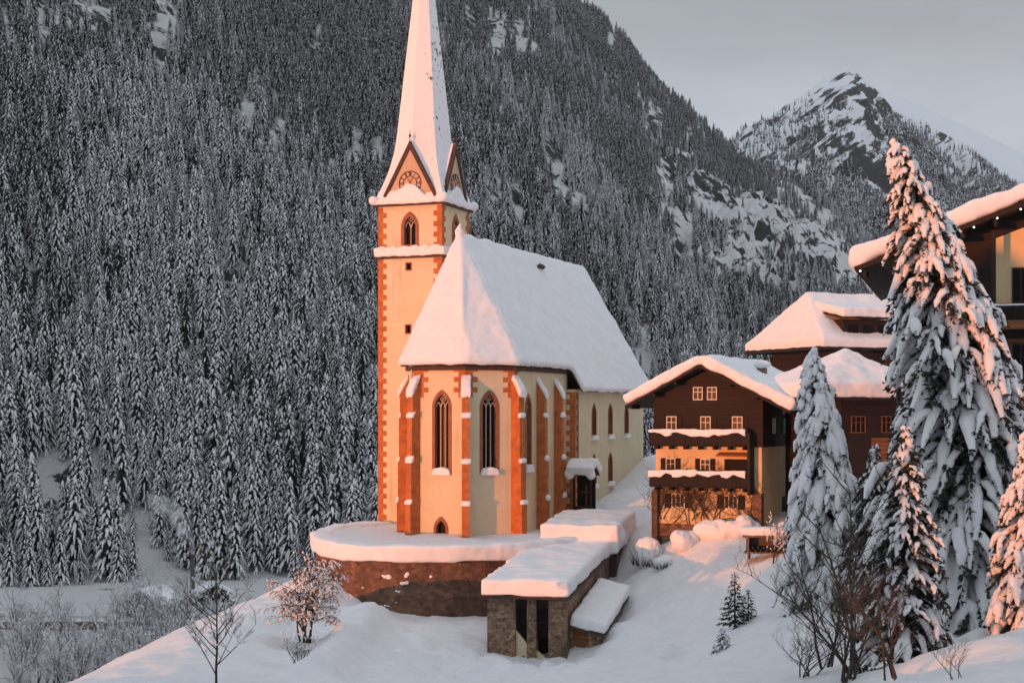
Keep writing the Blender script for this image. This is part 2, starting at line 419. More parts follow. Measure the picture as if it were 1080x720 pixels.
# ------------------------------------------------------------------ valley floor and the forested mountain
PXS = [-700, -200, 0, 200, 400, 560, 620, 660, 700, 740, 770, 800, 850, 900, 930, 960, 1000, 1080, 1400]
SIL = [-560, -400, -270, -160, -75, -22, 16, 50, 97, 132, 157, 176, 206, 244, 284, 326, 368, 415, 440]
RDG = [1100, 1250, 1400, 1500, 1650, 1800, 1900, 1950, 1980, 2000, 2000, 1980, 1900, 1800, 1750, 1700, 1650, 1600, 1500]
FPX = [-700, -200, 0, 300, 540, 700, 900, 1080, 1400]
FTY = [400, 440, 478, 500, 520, 600, 760, 860, 900]
def mountain_z(X, Y):
    px = CX+F*X/Y
    sil = np.interp(px, PXS, SIL); y1 = np.interp(px, PXS, RDG); y0 = np.interp(px, FPX, FTY)
    zt = (HY-sil)*y1/F
    s = (Y-y0)/(y1-y0)
    up = np.clip(s, 0, 1); prof = 0.25*up**1.0 + 0.75*up**1.25
    z = -55 + (zt+55)*prof
    z = np.where(s > 1, zt-(s-1)*900, z)
    return z, s
def valley_noise(X, Y, s):
    w = np.clip(s*5, 0, 1)*np.clip((1.03-s)*14, 0.08, 1)
    px = CX+F*X/Y
    crag = np.exp(-((px-810)/110)**2)*np.clip((s-0.05)*5, 0, 1)*np.clip((0.9-s)*5, 0, 1)
    g = fbm(X, Y*0.55, 190, 5, 2.2, True)-1.1
    d = fbm(X, Y, 60, 5, 5.5)
    c = fbm(X, Y*0.8, 55, 6, 8.1, True)-1.0
    return w*(g*20 + d*8) + w*crag*c*38
us = np.linspace(-0.42, 0.42, 330)
ys = np.concatenate([np.linspace(235, 470, 26), np.geomspace(478, 2050, 300), np.linspace(2080, 2600, 10)])
U, YY = np.meshgrid(us, ys); XX = U*YY
ZM, SM = mountain_z(XX, YY)
ZN = valley_noise(XX, YY, SM)
ZV = np.where(SM < 0, -55 + 1.3*fbm(XX, YY, 40, 4, 1.3), ZM+ZN)
me = grid_mesh('forested_mountain', XX, YY, ZV, ['mountain'])
kind(link('mountain', me), 'structure')
from mathutils.bvhtree import BVHTree
BV = BVHTree.FromPolygons([v.co[:] for v in me.vertices], [p.vertices[:] for p in me.polygons])
def mz(x, y):
    h = BV.ray_cast(Vector((x, y, 3000)), Vector((0, 0, -1)))
    return (h[0].z, h[1].z) if h[0] is not None else (None, None)

# far peak across the side valley, then the pale snow ridge behind it
def range_mesh(name, PX, SL, y0, y1, zf, u0, u1, nu, nv, mat, sc, amp, seed, sharp=1.0):
    us = np.linspace(u0, u1, nu); t = np.concatenate([np.linspace(0, 1, nv), np.linspace(1.02, 1.3, 8)])
    U, T = np.meshgrid(us, t); Y = y0+(y1-y0)*T; X = U*Y; px = CX+F*U
    zt = (HY-np.interp(px, PX, SL))*y1/F
    z = np.where(T > 1, zt-(T-1)*2200, zf+(zt-zf)*np.clip(T, 0, 1)**sharp)
    w = np.clip(T*5, 0, 1)*np.clip((1.0-T)*9, 0.16, 1)
    z = z + w*amp*((fbm(X, Y*0.4, sc, 6, seed, True)-1.0)*1.0 + fbm(X, Y, sc*0.3, 5, seed+2)*0.35)
    o = link(name, grid_mesh(name, X, Y, z, [mat])); kind(o, 'structure'); return o, X, Y, z
FPXS = [560, 640, 700, 770, 800, 840, 870, 890, 900, 918, 941, 979, 1025, 1058, 1100, 1200, 1400]
FSIL = [215, 192, 178, 152, 133, 108, 88, 75, 76, 90, 112, 130, 160, 198, 240, 330, 430]
peak, PX_, PY_, PZ_ = range_mesh('peak', FPXS, FSIL, 2300, 4200, -40, 0.02, 0.45, 260, 170, 'far_mountain', 430, 130, 4.4, 1.1)
SPX = [500, 700, 850, 905, 930, 975, 1000, 1040, 1080, 1200, 1500]
SSL = [300, 240, 150, 88, 97, 115, 127, 145, 164, 215, 300]
_, RX_, RY_, RZ_ = range_mesh('snow_ridge', SPX, SSL, 5200, 7000, 200, 0.05, 0.5, 120, 70, 'far_snow', 900, 60, 7.7)

# unseen ridge added at left to block low sun for forest, not church
AZ = R(43); SN, CS = math.sin(AZ), math.cos(AZ)
qs = np.concatenate([[-172], -np.geomspace(180, 4000, 75)]); ps = np.linspace(-2.85, -0.95, 60)
Q, PP = np.meshgrid(qs, ps); Qa = -Q
need = np.zeros(len(qs))
for GX, GY, GZ in ((XX, YY, ZV), (PX_, PY_, PZ_), (RX_, RY_, RZ_)):     # as high as the slopes it has to shade
    gq = -(GX*CS-GY*SN).ravel(); gh = GZ.ravel()+30
    for i in range(len(qs)):
        lo_, hi_ = -qs[i]*0.93-6, -qs[i]*1.07+6; mk = (gq > lo_) & (gq < hi_)
        if mk.any(): need[i] = max(need[i], gh[mk].max()+62+60*(-qs[i]/1000))
need[0] = 0
hq = -62 + np.interp(Qa, -qs, need)
shape = np.clip(1-np.abs((PP+1.9)/0.9), 0, 1)**0.8
ZB = -62 + (hq+62)*shape
ZB += shape*Qa*0.05*fbm(PP*Qa, Q, 160, 4, 6.6)
Pm = PP*Qa
kind(link('sun_block_ridge', grid_mesh('sun_block_ridge', Pm*SN+Q*CS, Pm*CS-Q*SN, ZB, ['mountain'])), 'structure')

# lower terrain far out to the horizon, under everything
kind(link('ground', grid_mesh('ground', *[a for a in np.meshgrid(np.linspace(-9000, 9000, 40), np.linspace(-6000, 12000, 40))], np.full((40, 40), -75.0), ['snow_ground'])), 'structure')

# ------------------------------------------------------------------ camera, light, sky
cam = bpy.data.cameras.new('camera'); co = bpy.data.objects.new('camera', cam); C.objects.link(co)
cam.sensor_width = 36; cam.lens = F/1080*36; co.location = (0, 0, 0); co.rotation_euler = (math.pi/2, 0, 0)
cam.shift_y = (HY-360)/1080; cam.clip_end = 40000; cam.clip_start = 0.5
scene.camera = co
SUN_EL = 0.5
sun = bpy.data.lights.new('sun', 'SUN'); so = bpy.data.objects.new('sun', sun); C.objects.link(so)
sun.energy = 3.35; sun.angle = R(0.5); sun.color = (1.0, 0.27, 0.05)
so.rotation_euler = Vector((SN*math.cos(R(SUN_EL)), CS*math.cos(R(SUN_EL)), -math.sin(R(SUN_EL)))).to_track_quat('-Z', 'Y').to_euler()
w = bpy.data.worlds.new('World'); scene.world = w; w.use_nodes = True
nt = w.node_tree; bg = nt.nodes['Background']
sky = nd(nt, 'ShaderNodeTexSky', sky_type='NISHITA', sun_disc=False, sun_elevation=R(SUN_EL), sun_rotation=R(43+180), air_density=1.0, dust_density=0.6)
tc = nd(nt, 'ShaderNodeTexCoord'); mp = nd(nt, 'ShaderNodeMapping'); mp.inputs['Scale'].default_value = (1, 1, 3.2)
nt.links.new(tc.outputs['Generated'], mp.inputs['Vector'])
cl = noise_tex(nt, mp.outputs['Vector'], 2.6, 6, 0.55, 0.5)
clr = ramp(nt, cl, [(0.30, (2.9, 3.15, 3.5)), (0.70, (3.75, 4.05, 4.4))])
sz = nd(nt, 'ShaderNodeSeparateXYZ'); nt.links.new(tc.outputs['Generated'], sz.inputs[0])
zen = nd(nt, 'ShaderNodeMapRange', interpolation_type='SMOOTHSTEP'); nt.links.new(sz.outputs['Z'], zen.inputs[0])      # overcast: twice as bright overhead as low down
for i_, v_ in ((1, 0.25), (2, 1.0), (3, 1.0), (4, 2.1)): zen.inputs[i_].default_value = v_
low = nd(nt, 'ShaderNodeMapRange', interpolation_type='SMOOTHSTEP'); nt.links.new(sz.outputs['Z'], low.inputs[0])
for i_, v_ in ((1, 0.17), (2, 0.25), (3, 1.36), (4, 0.97)): low.inputs[i_].default_value = v_
zl = nd(nt, 'ShaderNodeMath', operation='MULTIPLY'); nt.links.new(zen.outputs[0], zl.inputs[0]); nt.links.new(low.outputs[0], zl.inputs[1]); zen = zl
vm = nd(nt, 'ShaderNodeVectorMath', operation='SCALE'); nt.links.new(clr.outputs['Color'], vm.inputs[0]); nt.links.new(zen.outputs[0], vm.inputs['Scale'])
nt.links.new(mix(nt, 0.95, sky.outputs['Color'], vm.outputs[0]), bg.inputs['Color'])
bg.inputs['Strength'].default_value = 0.1
vs = scene.view_settings
vs.view_transform = 'Standard'; vs.look = 'None'; vs.gamma = 1; vs.exposure = 0.25; vs.use_curve_mapping = False
scene.render.engine = 'CYCLES'
scene.cycles.max_bounces = 6; scene.cycles.volume_bounces = 3; scene.cycles.diffuse_bounces = 3; scene.cycles.transparent_max_bounces = 8
scene.cycles.use_denoising = True
# thin winter air: one box round camera and scene, the sky outside it
hz = MB(); hz.box(-15000, 11000, -9500, 13000, -78, 2600)
ho = hz.build('haze', 'snow'); kind(ho, 'stuff'); ho['label'] = 'thin pale winter haze filling the valley'; ho['category'] = 'haze'
m = bpy.data.materials.new('haze'); m.use_nodes = True; nt = m.node_tree; nt.nodes.clear()
nt.nodes.clear(); out = nd(nt, 'ShaderNodeOutputMaterial'); pv = nd(nt, 'ShaderNodeVolumePrincipled'); pv.inputs['Color'].default_value = (0.86, 0.93, 1.0, 1); pv.inputs['Density'].default_value = 0.000013
nt.links.new(pv.outputs[0], out.inputs['Volume']); ho.data.materials.clear(); ho.data.materials.append(m); ho.display_type = 'WIRE'
# ------------------------------------------------------------------ church (axis turned 21 degrees, apse towards us)
CHZ = -13.0
church = thing('church', 'tall gothic church with orange quoins, snowy steep roof and needle spire', 'church', (-4.67, 153.8, CHZ), R(-21))
XR = -0.8            # ridge line
choir = MB()
choir_plan = [(-2.6, -6.28), (2.6, -6.28), (6.28, -2.6), (6.28, 13.3), (-5.2, 13.3), (-5.2, 2.0), (-4.44, -4.44)]
choir.plan(choir_plan, -3, 17.25)
choir_o = choir.build('choir_wall', ['plaster', 'reveal'], church)
nave_o = MB(); nave_o.plan([(7.28, 12.9), (7.28, 39.5), (-8.9, 39.5), (-8.9, 12.9)], -3, 15.2)
# gable end under the roof
nave_o.prism([(7.2, 39.2, 15.2), (-8.8, 39.2, 15.2), (XR, 39.2, 29.6)], (0, 0.28, 0))
nave_o = nave_o.build('nave_wall', ['plaster', 'reveal'], church)
TX0, TX1, TY0, TY1 = -12.4, -4.97, 5.27, 12.7
tower_o = MB(); tower_o.plan([(TX0, TY0), (TX1, TY0), (TX1, TY1), (TX0, TY1)], -3, 35.0)
tower_o = tower_o.build('tower_wall', ['plaster', 'reveal'], church)

s8 = math.sqrt(0.5)
FA = frame((0, -6.28, 0), (1, 0, 0), (0, -1, 0))                       # front facet of the apse
FB = frame((4.44, -4.44, 0), (s8, s8, 0), (s8, -s8, 0))                # right-hand facet
FS = frame((6.28, 0, 0), (0, 1, 0), (1, 0, 0))                         # choir flank
FN = frame((7.28, 0, 0), (0, 1, 0), (1, 0, 0))                         # nave flank
FTf = frame(((TX0+TX1)/2, TY0, 0), (1, 0, 0), (0, -1, 0))
FTr = frame((TX1, (TY0+TY1)/2, 0), (0, 1, 0), (1, 0, 0))
wins = [  # wall, frame, centre x, y0, y1, width, kind
    ('choir', FA, 0.1, 6.9, 14.5, 1.45, 'tall'), ('choir', FB, -0.1, 6.9, 14.5, 1.45, 'tall'),
    ('choir', FS, 1.2, 7.0, 14.2, 1.3, 'tall'),
    ('choir', FA, 0.0, -0.2, 2.2, 1.0, 'door'),
    ('nave', FN, 19.6, 9.9, 13.5, 1.35, 'plain'), ('nave', FN, 25.7, 9.9, 13.5, 1.35, 'plain'), ('nave', FN, 32.2, 9.9, 13.5, 1.35, 'plain'),
    ('nave', FN, 19.6, 4.5, 7.9, 1.35, 'plain'), ('nave', FN, 25.7, 4.5, 7.9, 1.35, 'plain'),
    ('tower', FTf, 0.0, 30.6, 33.6, 1.35, 'belfry'), ('tower', FTr, 0.0, 30.6, 33.6, 1.35, 'belfry'),
    ('tower', FTf, -0.15, 27.95, 28.6, 0.5, 'slot'), ('tower', FTf, -0.2, 21.2, 22.0, 0.5, 'slot'), ('tower', FTf, -0.2, 13.2, 14.0, 0.45, 'slot')]
walls = {'choir': choir_o, 'nave': nave_o, 'tower': tower_o}
cuts = {k: MB() for k in walls}
def outline(w, y0, y1, kd, grow=0.0):
    if kd == 'slot': return [(-w/2-grow, y0-grow), (w/2+grow, y0-grow), (w/2+grow, y1+grow), (-w/2-grow, y1+grow)]
    return arch(w+2*grow, y0-(0 if kd == 'door' else grow*0.6), y1+grow*1.5, 8, 0.95)
for wl, fr, cx, y0, y1, wd, kd in wins:
    poly = [(x+cx, y) for x, y in outline(wd, y0, y1, kd)]
    face_prism(cuts[wl], fr, poly, -0.75, 0.3, 1)
for k in walls: carve(walls[k], cuts[k], ['plaster', 'reveal'])
def clip_x(poly, x, y0, y1):
    """height range of the arch outline at x"""
    top = None
    n = len(poly)
    for i in range(n):
        (ax, ay), (bx, by) = poly[i], poly[(i+1) % n]
        if (ax-x)*(bx-x) <= 0 and abs(ax-bx) > 1e-6:
            y = ay+(by-ay)*(x-ax)/(bx-ax)
            top = y if top is None else max(top, y)
    return top
for wl, fr, cx, y0, y1, wd, kd in wins:
    sh = lambda poly: [(x+cx, y) for x, y in poly]
    inner = outline(wd, y0, y1, kd); gw = {'tall': 0.30, 'door': 0.28, 'plain': 0.16, 'belfry': 0.36, 'slot': 0.12}[kd]
    outer = outline(wd, y0, y1, kd, gw)
    f = MB(); face_ring(f, fr, sh(outer), sh(inner), -0.05, 0.06)
    wo = f.build('door' if kd == 'door' else 'window', 'reveal', church)
    g = MB(); face_prism(g, fr, sh([(x*0.98, y) for x, y in inner]), -0.62, -0.55)
    g.build('door_leaf' if kd == 'door' else ('louvre' if kd == 'belfry' else 'pane'), {'door': 'board_wood', 'belfry': 'void'}.get(kd, 'glass'), wo)
    if kd in ('tall', 'belfry', 'plain'):
        t = MB(); nm = {'tall': 2, 'belfry': 1, 'plain': 1}[kd]
        ysp = y1-wd*0.78
        bw = 0.07 if kd != 'plain' else 0.035
        xs = [wd*(i+1)/(nm+1)-wd/2 for i in range(nm)]
        for x in xs:
            yt = clip_x(inner, x, y0, y1) if kd == 'plain' else ysp
            face_prism(t, fr, sh([(x-bw/2, y0), (x+bw/2, y0), (x+bw/2, yt), (x-bw/2, yt)]), -0.42, -0.24)
        if kd != 'plain':
            cell = wd/(nm+1)
            for i in range(nm+1):                                   # small pointed heads of the lights
                cxx = -wd/2+cell*(i+0.5)
                a = [(x+cxx, y) for x, y in arch(cell, ysp-0.1, ysp+cell*0.82, 5)]
                b = [(x*0.70+cxx, y-0.09) for x, y in arch(cell, ysp-0.1, ysp+cell*0.82, 5)]
                for k in range(2, len(a)-1):
                    face_prism(t, fr, sh([a[k], a[k+1], b[k+1], b[k]]), -0.42, -0.26)
            cy = ysp+cell*0.82+ (0.30 if kd == 'tall' else 0.42); rr_ = 0.20 if kd == 'tall' else 0.27
            for qx, qy in ((0, rr_*0.8), (0, -rr_*0.8), (rr_*0.8, 0), (-rr_*0.8, 0)):       # four-lobed rose
                n8 = 10; ro, ri = rr_*0.78, rr_*0.52
                o8 = [(qx+ro*math.cos(2*math.pi*k/n8), cy+qy+ro*math.sin(2*math.pi*k/n8)) for k in range(n8)]
                i8 = [(qx+ri*math.cos(2*math.pi*k/n8), cy+qy+ri*math.sin(2*math.pi*k/n8)) for k in range(n8)]
                face_ring(t, fr, sh(o8), sh(i8), -0.41, -0.28)
        else:
            for k in range(1, 4):
                y = y0+(y1-y0)*k/4.6
                face_prism(t, fr, sh([(-wd/2, y-0.02), (wd/2, y-0.02), (wd/2, y+0.02), (-wd/2, y+0.02)]), -0.40, -0.28)
        t.build('tracery', 'tracery' if kd != 'plain' else 'cap_brown', wo)
    if kd in ('tall', 'plain', 'belfry') and not (kd == 'belfry'):
        sm = MB(); hh = 0.55 if kd == 'tall' else 0.3
        face_prism(sm, fr, sh([(-wd/2-0.3, y0-0.28), (wd/2+0.3, y0-0.28), (wd/2+0.12, y0+hh*0.6), (wd*0.1, y0+hh), (-wd/2-0.1, y0+hh*0.7)]), -0.5, 0.38)
        soften(sm.build('sill_snow', 'snow', wo), 0.09, 4, 0.06, 0.5)

# buttresses in three set-offs, each ledge carrying its lump of snow
def buttress(c, d, wdt=1.0, scale=1.0):
    d = Vector((d[0], d[1], 0)).normalized(); u = Vector((-d.y, d.x, 0)); c = Vector((c[0], c[1], 0))
    z1, z2, z3, z4, zt = 3.75, 7.8, 12.2, 14.5, 16.0
    pr = [(-0.5, -3), (1.95, -3), (1.95, z1), (1.75, z1+0.3), (1.75, z2), (1.55, z2+0.3), (1.55, z3), (1.38, z3+0.3), (1.38, z4), (0.0, zt), (-0.5, zt)]
    b = MB(); b.prism([c+d*r*scale-u*wdt/2+Vector((0, 0, z)) for r, z in pr], u*wdt)
    bo = b.build('buttress', 'quoin', church)
    for z, r in ((z1, 1.95), (z2, 1.75), (z3, 1.55)):
        j = random.uniform(-0.1, 0.12); k = random.uniform(0.75, 1.2); s = MB()
        s.prism([c+d*(r-0.45)*scale-u*(wdt/2+0.1)+Vector((0, 0, z+0.02)), c+d*(r+0.2+j)*scale-u*(wdt/2+0.12)+Vector((0, 0, z-0.05)),
                 c+d*(r+0.2+j)*scale-u*(wdt/2+0.08)+Vector((0, 0, z+0.4*k)), c+d*(r-0.45)*scale-u*(wdt/2)+Vector((0, 0, z+0.75*k))], u*(wdt+0.22+j))
        soften(s.build('snow_cap', 'snow', bo), 0.13, 4, 0.12, 0.7)
    k = random.uniform(0.8, 1.15); s = MB()
    s.prism([c-d*0.1-u*(wdt/2+0.1)+Vector((0, 0, zt+0.0)), c+d*(1.7)*scale-u*(wdt/2+0.12)+Vector((0, 0, z4-0.45)), c+d*(1.75)*scale-u*(wdt/2+0.1)+Vector((0, 0, z4+0.35*k)),
             c+d*(0.9)*scale-u*(wdt/2+0.1)+Vector((0, 0, z4+1.25*k)), c-d*0.1-u*(wdt/2)+Vector((0, 0, zt+0.55))], u*(wdt+0.25))
    soften(s.build('snow_cap', 'snow', bo), 0.13, 4, 0.12, 0.7)
cs = math.cos(R(22.5)); sn = math.sin(R(22.5))
buttress((2.6, -6.28), (sn, -cs), 0.74, 0.75); buttress((6.28, -2.6), (cs, -sn), 0.74, 0.68); buttress((-2.6, -6.28), (-sn, -cs), 0.74, 0.62); buttress((-4.44, -4.44), (-0.92, -0.38), 0.74, 0.55)
buttress((6.28, 4.0), (1, 0), 0.74, 0.62); buttress((6.28, 9.4), (1, 0), 0.74, 0.6)

# quoins: alternating long and short blocks, a hair proud of the plaster
def quoins(name, cx, cy, dx, dy, z0, z1, long=0.95, short=0.55, step=0.56, proud=0.035, only=None):
    q = MB(); z = z0; k = 0
    while z < z1-0.1:
        zz = min(z+step, z1); a, b_ = (long, short) if k % 2 == 0 else (short, long)
        x0, x1 = sorted((cx+dx*proud*-1, cx+dx*a)); y0, y1 = sorted((cy-dy*proud, cy+dy*b_))
        q.box(x0, x1, y0, y1, z, zz-0.012)
        z += step; k += 1
    return q.build(name, 'quoin', church)
quoins('quoins', TX0, TY0, 1, 1, -1, 29.2); quoins('quoins', TX1, TY0, -1, 1, 14, 29.2); quoins('quoins', TX0, TY0, 1, 1, 30.2, 34.7); quoins('quoins', TX1, TY0, -1, 1, 30.2, 34.7)
quoins('quoins', TX1, TY1, -1, -1, 22, 34.7)
quoins('quoins', 7.28, 12.9, -1, 1, -1, 14.9)
for (c, u1, n1, u2, n2) in (((2.6, -6.28), (-1, 0), (0, -1), (s8, s8), (s8, -s8)), ((6.28, -2.6), (-s8, -s8), (s8, -s8), (0, 1), (1, 0)), ((-2.6, -6.28), (1, 0), (0, -1), (-s8, s8), (-s8, -s8))):
    q = MB()
    for k in range(6):
        for (u, n) in ((u1, n1), (u2, n2)):
            ln = (1.25 if k % 2 else 0.75); fr = frame((c[0], c[1], 0), (u[0], u[1], 0), (n[0], n[1], 0))
            face_prism(q, fr, [(0, 14.2+k*0.5), (ln, 14.2+k*0.5), (ln, 14.69+k*0.5), (0, 14.69+k*0.5)], -0.1, 0.03)
    q.build('quoins', 'quoin', church)
# drain pipe at the left of the apse and at the nave corner
p = MB(); p.tube([(-3.3, -6.0, 17.0), (-3.3, -5.85, 16.5), (-3.45, -5.62, 15.8), (-3.45, -5.62, -1)], 0.07, 8); p.build('drainpipe', 'tracery', church)
p = MB(); p.tube([(7.42, 13.6, 14.9), (7.42, 13.6, -1)], 0.07, 8); p.build('drainpipe', 'metal', church)
# cornice under the eaves
c_ = MB()
pl = [(-4.44, -4.44), (-2.6, -6.28), (2.6, -6.28), (6.28, -2.6), (6.28, 13.2)]
po = [(-4.62, -4.58), (-2.68, -6.5), (2.68, -6.5), (6.5, -2.69), (6.5, 13.2)]
for i in range(4): c_.plan([pl[i], po[i], po[i+1], pl[i+1]], 16.85, 17.24)
c_.build('cornice', 'cap_brown', church)

# roof shell and its thick snow
EZ = 17.3; NZ = 14.95
P0, P1 = (XR, 0.3, 30.3), (XR, 40.0, 30.3)
eA0, eA1, eB, eCL = (-2.78, -6.85, EZ), (2.78, -6.85, EZ), (6.8, -2.8, EZ), (-4.95, -4.75, EZ)
eR, eL = (6.8, 13.0, EZ), (-5.7, 13.0, EZ); eL0 = (-5.5, 1.5, EZ)
nR0, nR1, nL0, nL1 = (8.15, 12.6, NZ), (8.15, 40.0, NZ), (-9.6, 12.6, NZ), (-9.6, 40.0, NZ)
Pn = (XR, 12.6, 30.3)
polys = [(eA0, eA1, P0), (eA1, eB, P0), (eCL, eA0, P0), (eB, eR, Pn, P0), (eL0, eCL, P0), (eL, eL0, P0, Pn), (nR0, nR1, P1, Pn), (nL1, nL0, Pn, P1)]
r_ = MB(); s_ = MB()
for k, p in enumerate(polys):
    r_.slab(p, 0.16)
    up = [Vector(q)+Vector((0, 0, 0.05)) for q in p]
    s_.slab(up, 0.62 if k != 5 else 0.5)
ro = r_.build('roof', 'cap_brown', church)
# the snow lip hanging over the eaves, the crest on the ridge, the ridge-end knob
for a, b_ in ((eA0, eA1), (eA1, eB), (eB, eR), (nR0, nR1), (eCL, eA0)):
    s_.tube([Vector(a)+Vector((0, 0, 0.35)), Vector(b_)+Vector((0, 0, 0.35))], 0.36, 8)
s_.tube([Vector(P0)+Vector((0, 0.2, 0.35)), Vector(P1)+Vector((0, 0, 0.35))], 0.42, 8)
s_.ball((XR, 0.1, 31.0), 0.5)
s_.tube([(XR, 0.2, 30.9), (XR+0.05, 0.0, 31.5), (XR+0.35, -0.3, 31.9)], [0.35, 0.25, 0.2], 8)
s_.tube([Vector(P0)+Vector((0.25, -0.5, -0.4)), Vector(P0).lerp(Vector(eA1), 0.45)+Vector((0.1, -0.35, 0.5)), Vector(P0).lerp(Vector(eA1), 0.8)+Vector((0, -0.3, 0.5))], [0.5, 0.45, 0.3], 8)
sn_o = soften(s_.build('roof_snow', 'snow', church), 0.2, 8, 0.42, 2.6)
# snow loosened round the hatch high on the roof
d_ = MB(); d_.slab([Vector((0.45, 19.2, 28.85)), Vector((0.45, 21.0, 28.8)), Vector((0.25, 20.8, 29.1)), Vector((0.25, 19.5, 29.15))], 0.75)
d_.build('roof_hatch', 'cap_brown', church)

# tower ledge, eaves, gables, clock, spire
def ring_snow(z0, z1, out, bulge, name, sc=1.0):
    s = MB()
    s.plan([(TX0-out, TY0-out), (TX1+out, TY0-out), (TX1+out, TY1+out), (TX0-out, TY1+out)], z0, z1)
    return s
l_ = MB(); l_.plan([(TX0-0.22, TY0-0.22), (TX1+0.22, TY0-0.22), (TX1+0.22, TY1+0.22), (TX0-0.22, TY1+0.22)], 29.15, 29.4); l_.build('ledge', 'cap_brown', church)
s = ring_snow(29.4, 30.35, 0.42, 0, 'l')
for k in range(6): s.ball((TX0+0.6+k*1.25, TY0-0.2, 30.2), 0.45, sq=(1.3, 0.9, 0.8))
soften(s.build('ledge_snow', 'snow', church), 0.12, 6, 0.25, 1.0)
e_ = MB(); e_.plan([(TX0-0.4, TY0-0.4), (TX1+0.4, TY0-0.4), (TX1+0.4, TY1+0.4), (TX0-0.4, TY1+0.4)], 34.75, 35.0); e_.build('eaves', 'cap_brown', church)
TCX, TCY = (TX0+TX1)/2, (TY0+TY1)/2; TH = (TX1-TX0)/2
GA = 41.7                                                # gable apex
sp_ = MB(); TIPZ = 68.3
def spire_ring(z):
    rs = 3.28*(TIPZ-z)/(TIPZ-41.6)                        # straight needle on the four gable sides
    fl = max(0.0, (42.5-z)/(42.5-35.05)); rc = rs + (5.95-4.05)*fl**2.1      # corners sweep out to the eaves
    out = []
    for k in range(8):
        a = R(45*k-90); q = rs if k % 2 == 0 else rc
        if k % 2 == 0: q = min(q, TH-0.12)
        out.append((TCX+q*math.cos(a), TCY+q*math.sin(a), z))
    return out
zs_ = [35.05, 35.8, 36.7, 37.8, 39.2, 40.8, 42.5, 48, 54, 60, 65]
vs_ = []
for z in zs_: vs_ += spire_ring(z)
fs_ = [(8*i+k, 8*i+(k+1) % 8, 8*i+8+(k+1) % 8, 8*i+8+k) for i in range(len(zs_)-1) for k in range(8)]
vs_.append((TCX, TCY, TIPZ)); fs_ += [(8*(len(zs_)-1)+k, 8*(len(zs_)-1)+(k+1) % 8, len(vs_)-1) for k in range(8)]
sp_.add(vs_, fs_)
for fr in (FTf, FTr, frame((TCX, TY1, 0), (-1, 0, 0), (0, 1, 0)), frame((TX0, TCY, 0), (0, -1, 0), (-1, 0, 0))):
    hb = TH-0.05; face_prism(sp_, fr, [(-hb, 35.06), (hb, 35.06), (0, GA+0.12)], -2.2, -0.28)      # little roofs behind the gables
sp_.build('spire', 'spire_snow', church)
cor = [(TCX+sx*(TH+0.42), TCY+sy*(TH+0.42), 35.05) for sx, sy in ((1, -1), (1, 1), (-1, 1), (-1, -1))]
def gable(fr, name_clock):
    g = MB(); hb = TH-0.35
    face_prism(g, fr, [(-hb, 35.0), (hb, 35.0), (0, GA-0.35)], -0.35, -0.05)
    go = g.build('gable', 'gable_plaster', church)
    bb = MB()
    for sx in (-1, 1):
        face_prism(bb, fr, [(sx*(hb+0.28), 34.95), (sx*(hb-0.16), 34.95), (0, GA-0.85), (0, GA-0.02)], -0.3, 0.12)
    bb.build('bargeboard', 'cap_brown', go)
    ck = MB(); cy = 37.15; ro_, ri_ = 1.32, 0.80; n = 40
    cir = lambda r: [(r*math.cos(2*math.pi*k/n), cy+r*math.sin(2*math.pi*k/n)) for k in range(n)]
    face_ring(ck, fr, cir(ro_), cir(ro_-0.09), -0.1, 0.0); face_ring(ck, fr, cir(ri_), cir(ri_-0.07), -0.1, 0.0)
    roman = ['XII', 'I', 'II', 'III', 'IIII', 'V', 'VI', 'VII', 'VIII', 'IX', 'X', 'XI']
    for h, txt in enumerate(roman):
        a0 = math.pi/2-2*math.pi*h/12
        def pol(r, t): a = a0-t/1.05; return (r*math.cos(a), cy+r*math.sin(a))
        wd = {'I': 0.09, 'V': 0.18, 'X': 0.18}; tot = sum(wd[c] for c in txt); x = -tot/2
        for c in txt:
            w_ = wd[c]; strokes = {'I': [((x+w_/2, 0.83), (x+w_/2, 1.2))], 'V': [((x+w_/2, 0.83), (x+0.02, 1.2)), ((x+w_/2, 0.83), (x+w_-0.02, 1.2))], 'X': [((x+0.02, 0.83), (x+w_-0.02, 1.2)), ((x+w_-0.02, 0.83), (x+0.02, 1.2))]}[c]
            for (xa, ra), (xb, rb) in strokes:
                face_prism(ck, fr, [pol(ra, xa-0.02), pol(ra, xa+0.02), pol(rb, xb+0.02), pol(rb, xb-0.02)], -0.1, 0.0)
            x += w_
    co_ = ck.build('clock_face', 'cap_brown', church)
    h_ = MB()
    for ang, ln, wd_ in ((R(60), 0.72, 0.07), (R(118), 0.98, 0.05)):
        dx, dy = math.cos(ang), math.sin(ang)
        face_prism(h_, fr, [(-dx*0.15-dy*wd_, cy-dy*0.15+dx*wd_), (-dx*0.15+dy*wd_, cy-dy*0.15-dx*wd_), (dx*ln+dy*wd_*0.4, cy+dy*ln-dx*wd_*0.4), (dx*ln-dy*wd_*0.4, cy+dy*ln+dx*wd_*0.4)], 0.01, 0.05)
    h_.build('clock_hand', 'quoin', co_)
    sm = MB()
    face_prism(sm, fr, [(-hb-0.5, 34.9), (hb+0.5, 34.9), (hb-0.1, 35.5), (1.9, 35.8), (0.75, 36.9), (-0.2, 37.15), (-1.3, 36.5), (-hb, 35.3)], -0.2, 0.42)
    fn = MB(); p = fr(0, GA, 0.0)
    fn.tube([p, p+Vector((0, 0, 0.45))], 0.05, 6); fn.ball(p+Vector((0, 0, 0.5)), 0.15); fn.tube([p+Vector((0, 0, 0.6)), p+Vector((0, 0, 1.1))], [0.06, 0.02], 6)
    fn.build('finial', 'cap_brown', go)
    return sm
sm = gable(FTf, 1); s2 = gable(FTr, 2)
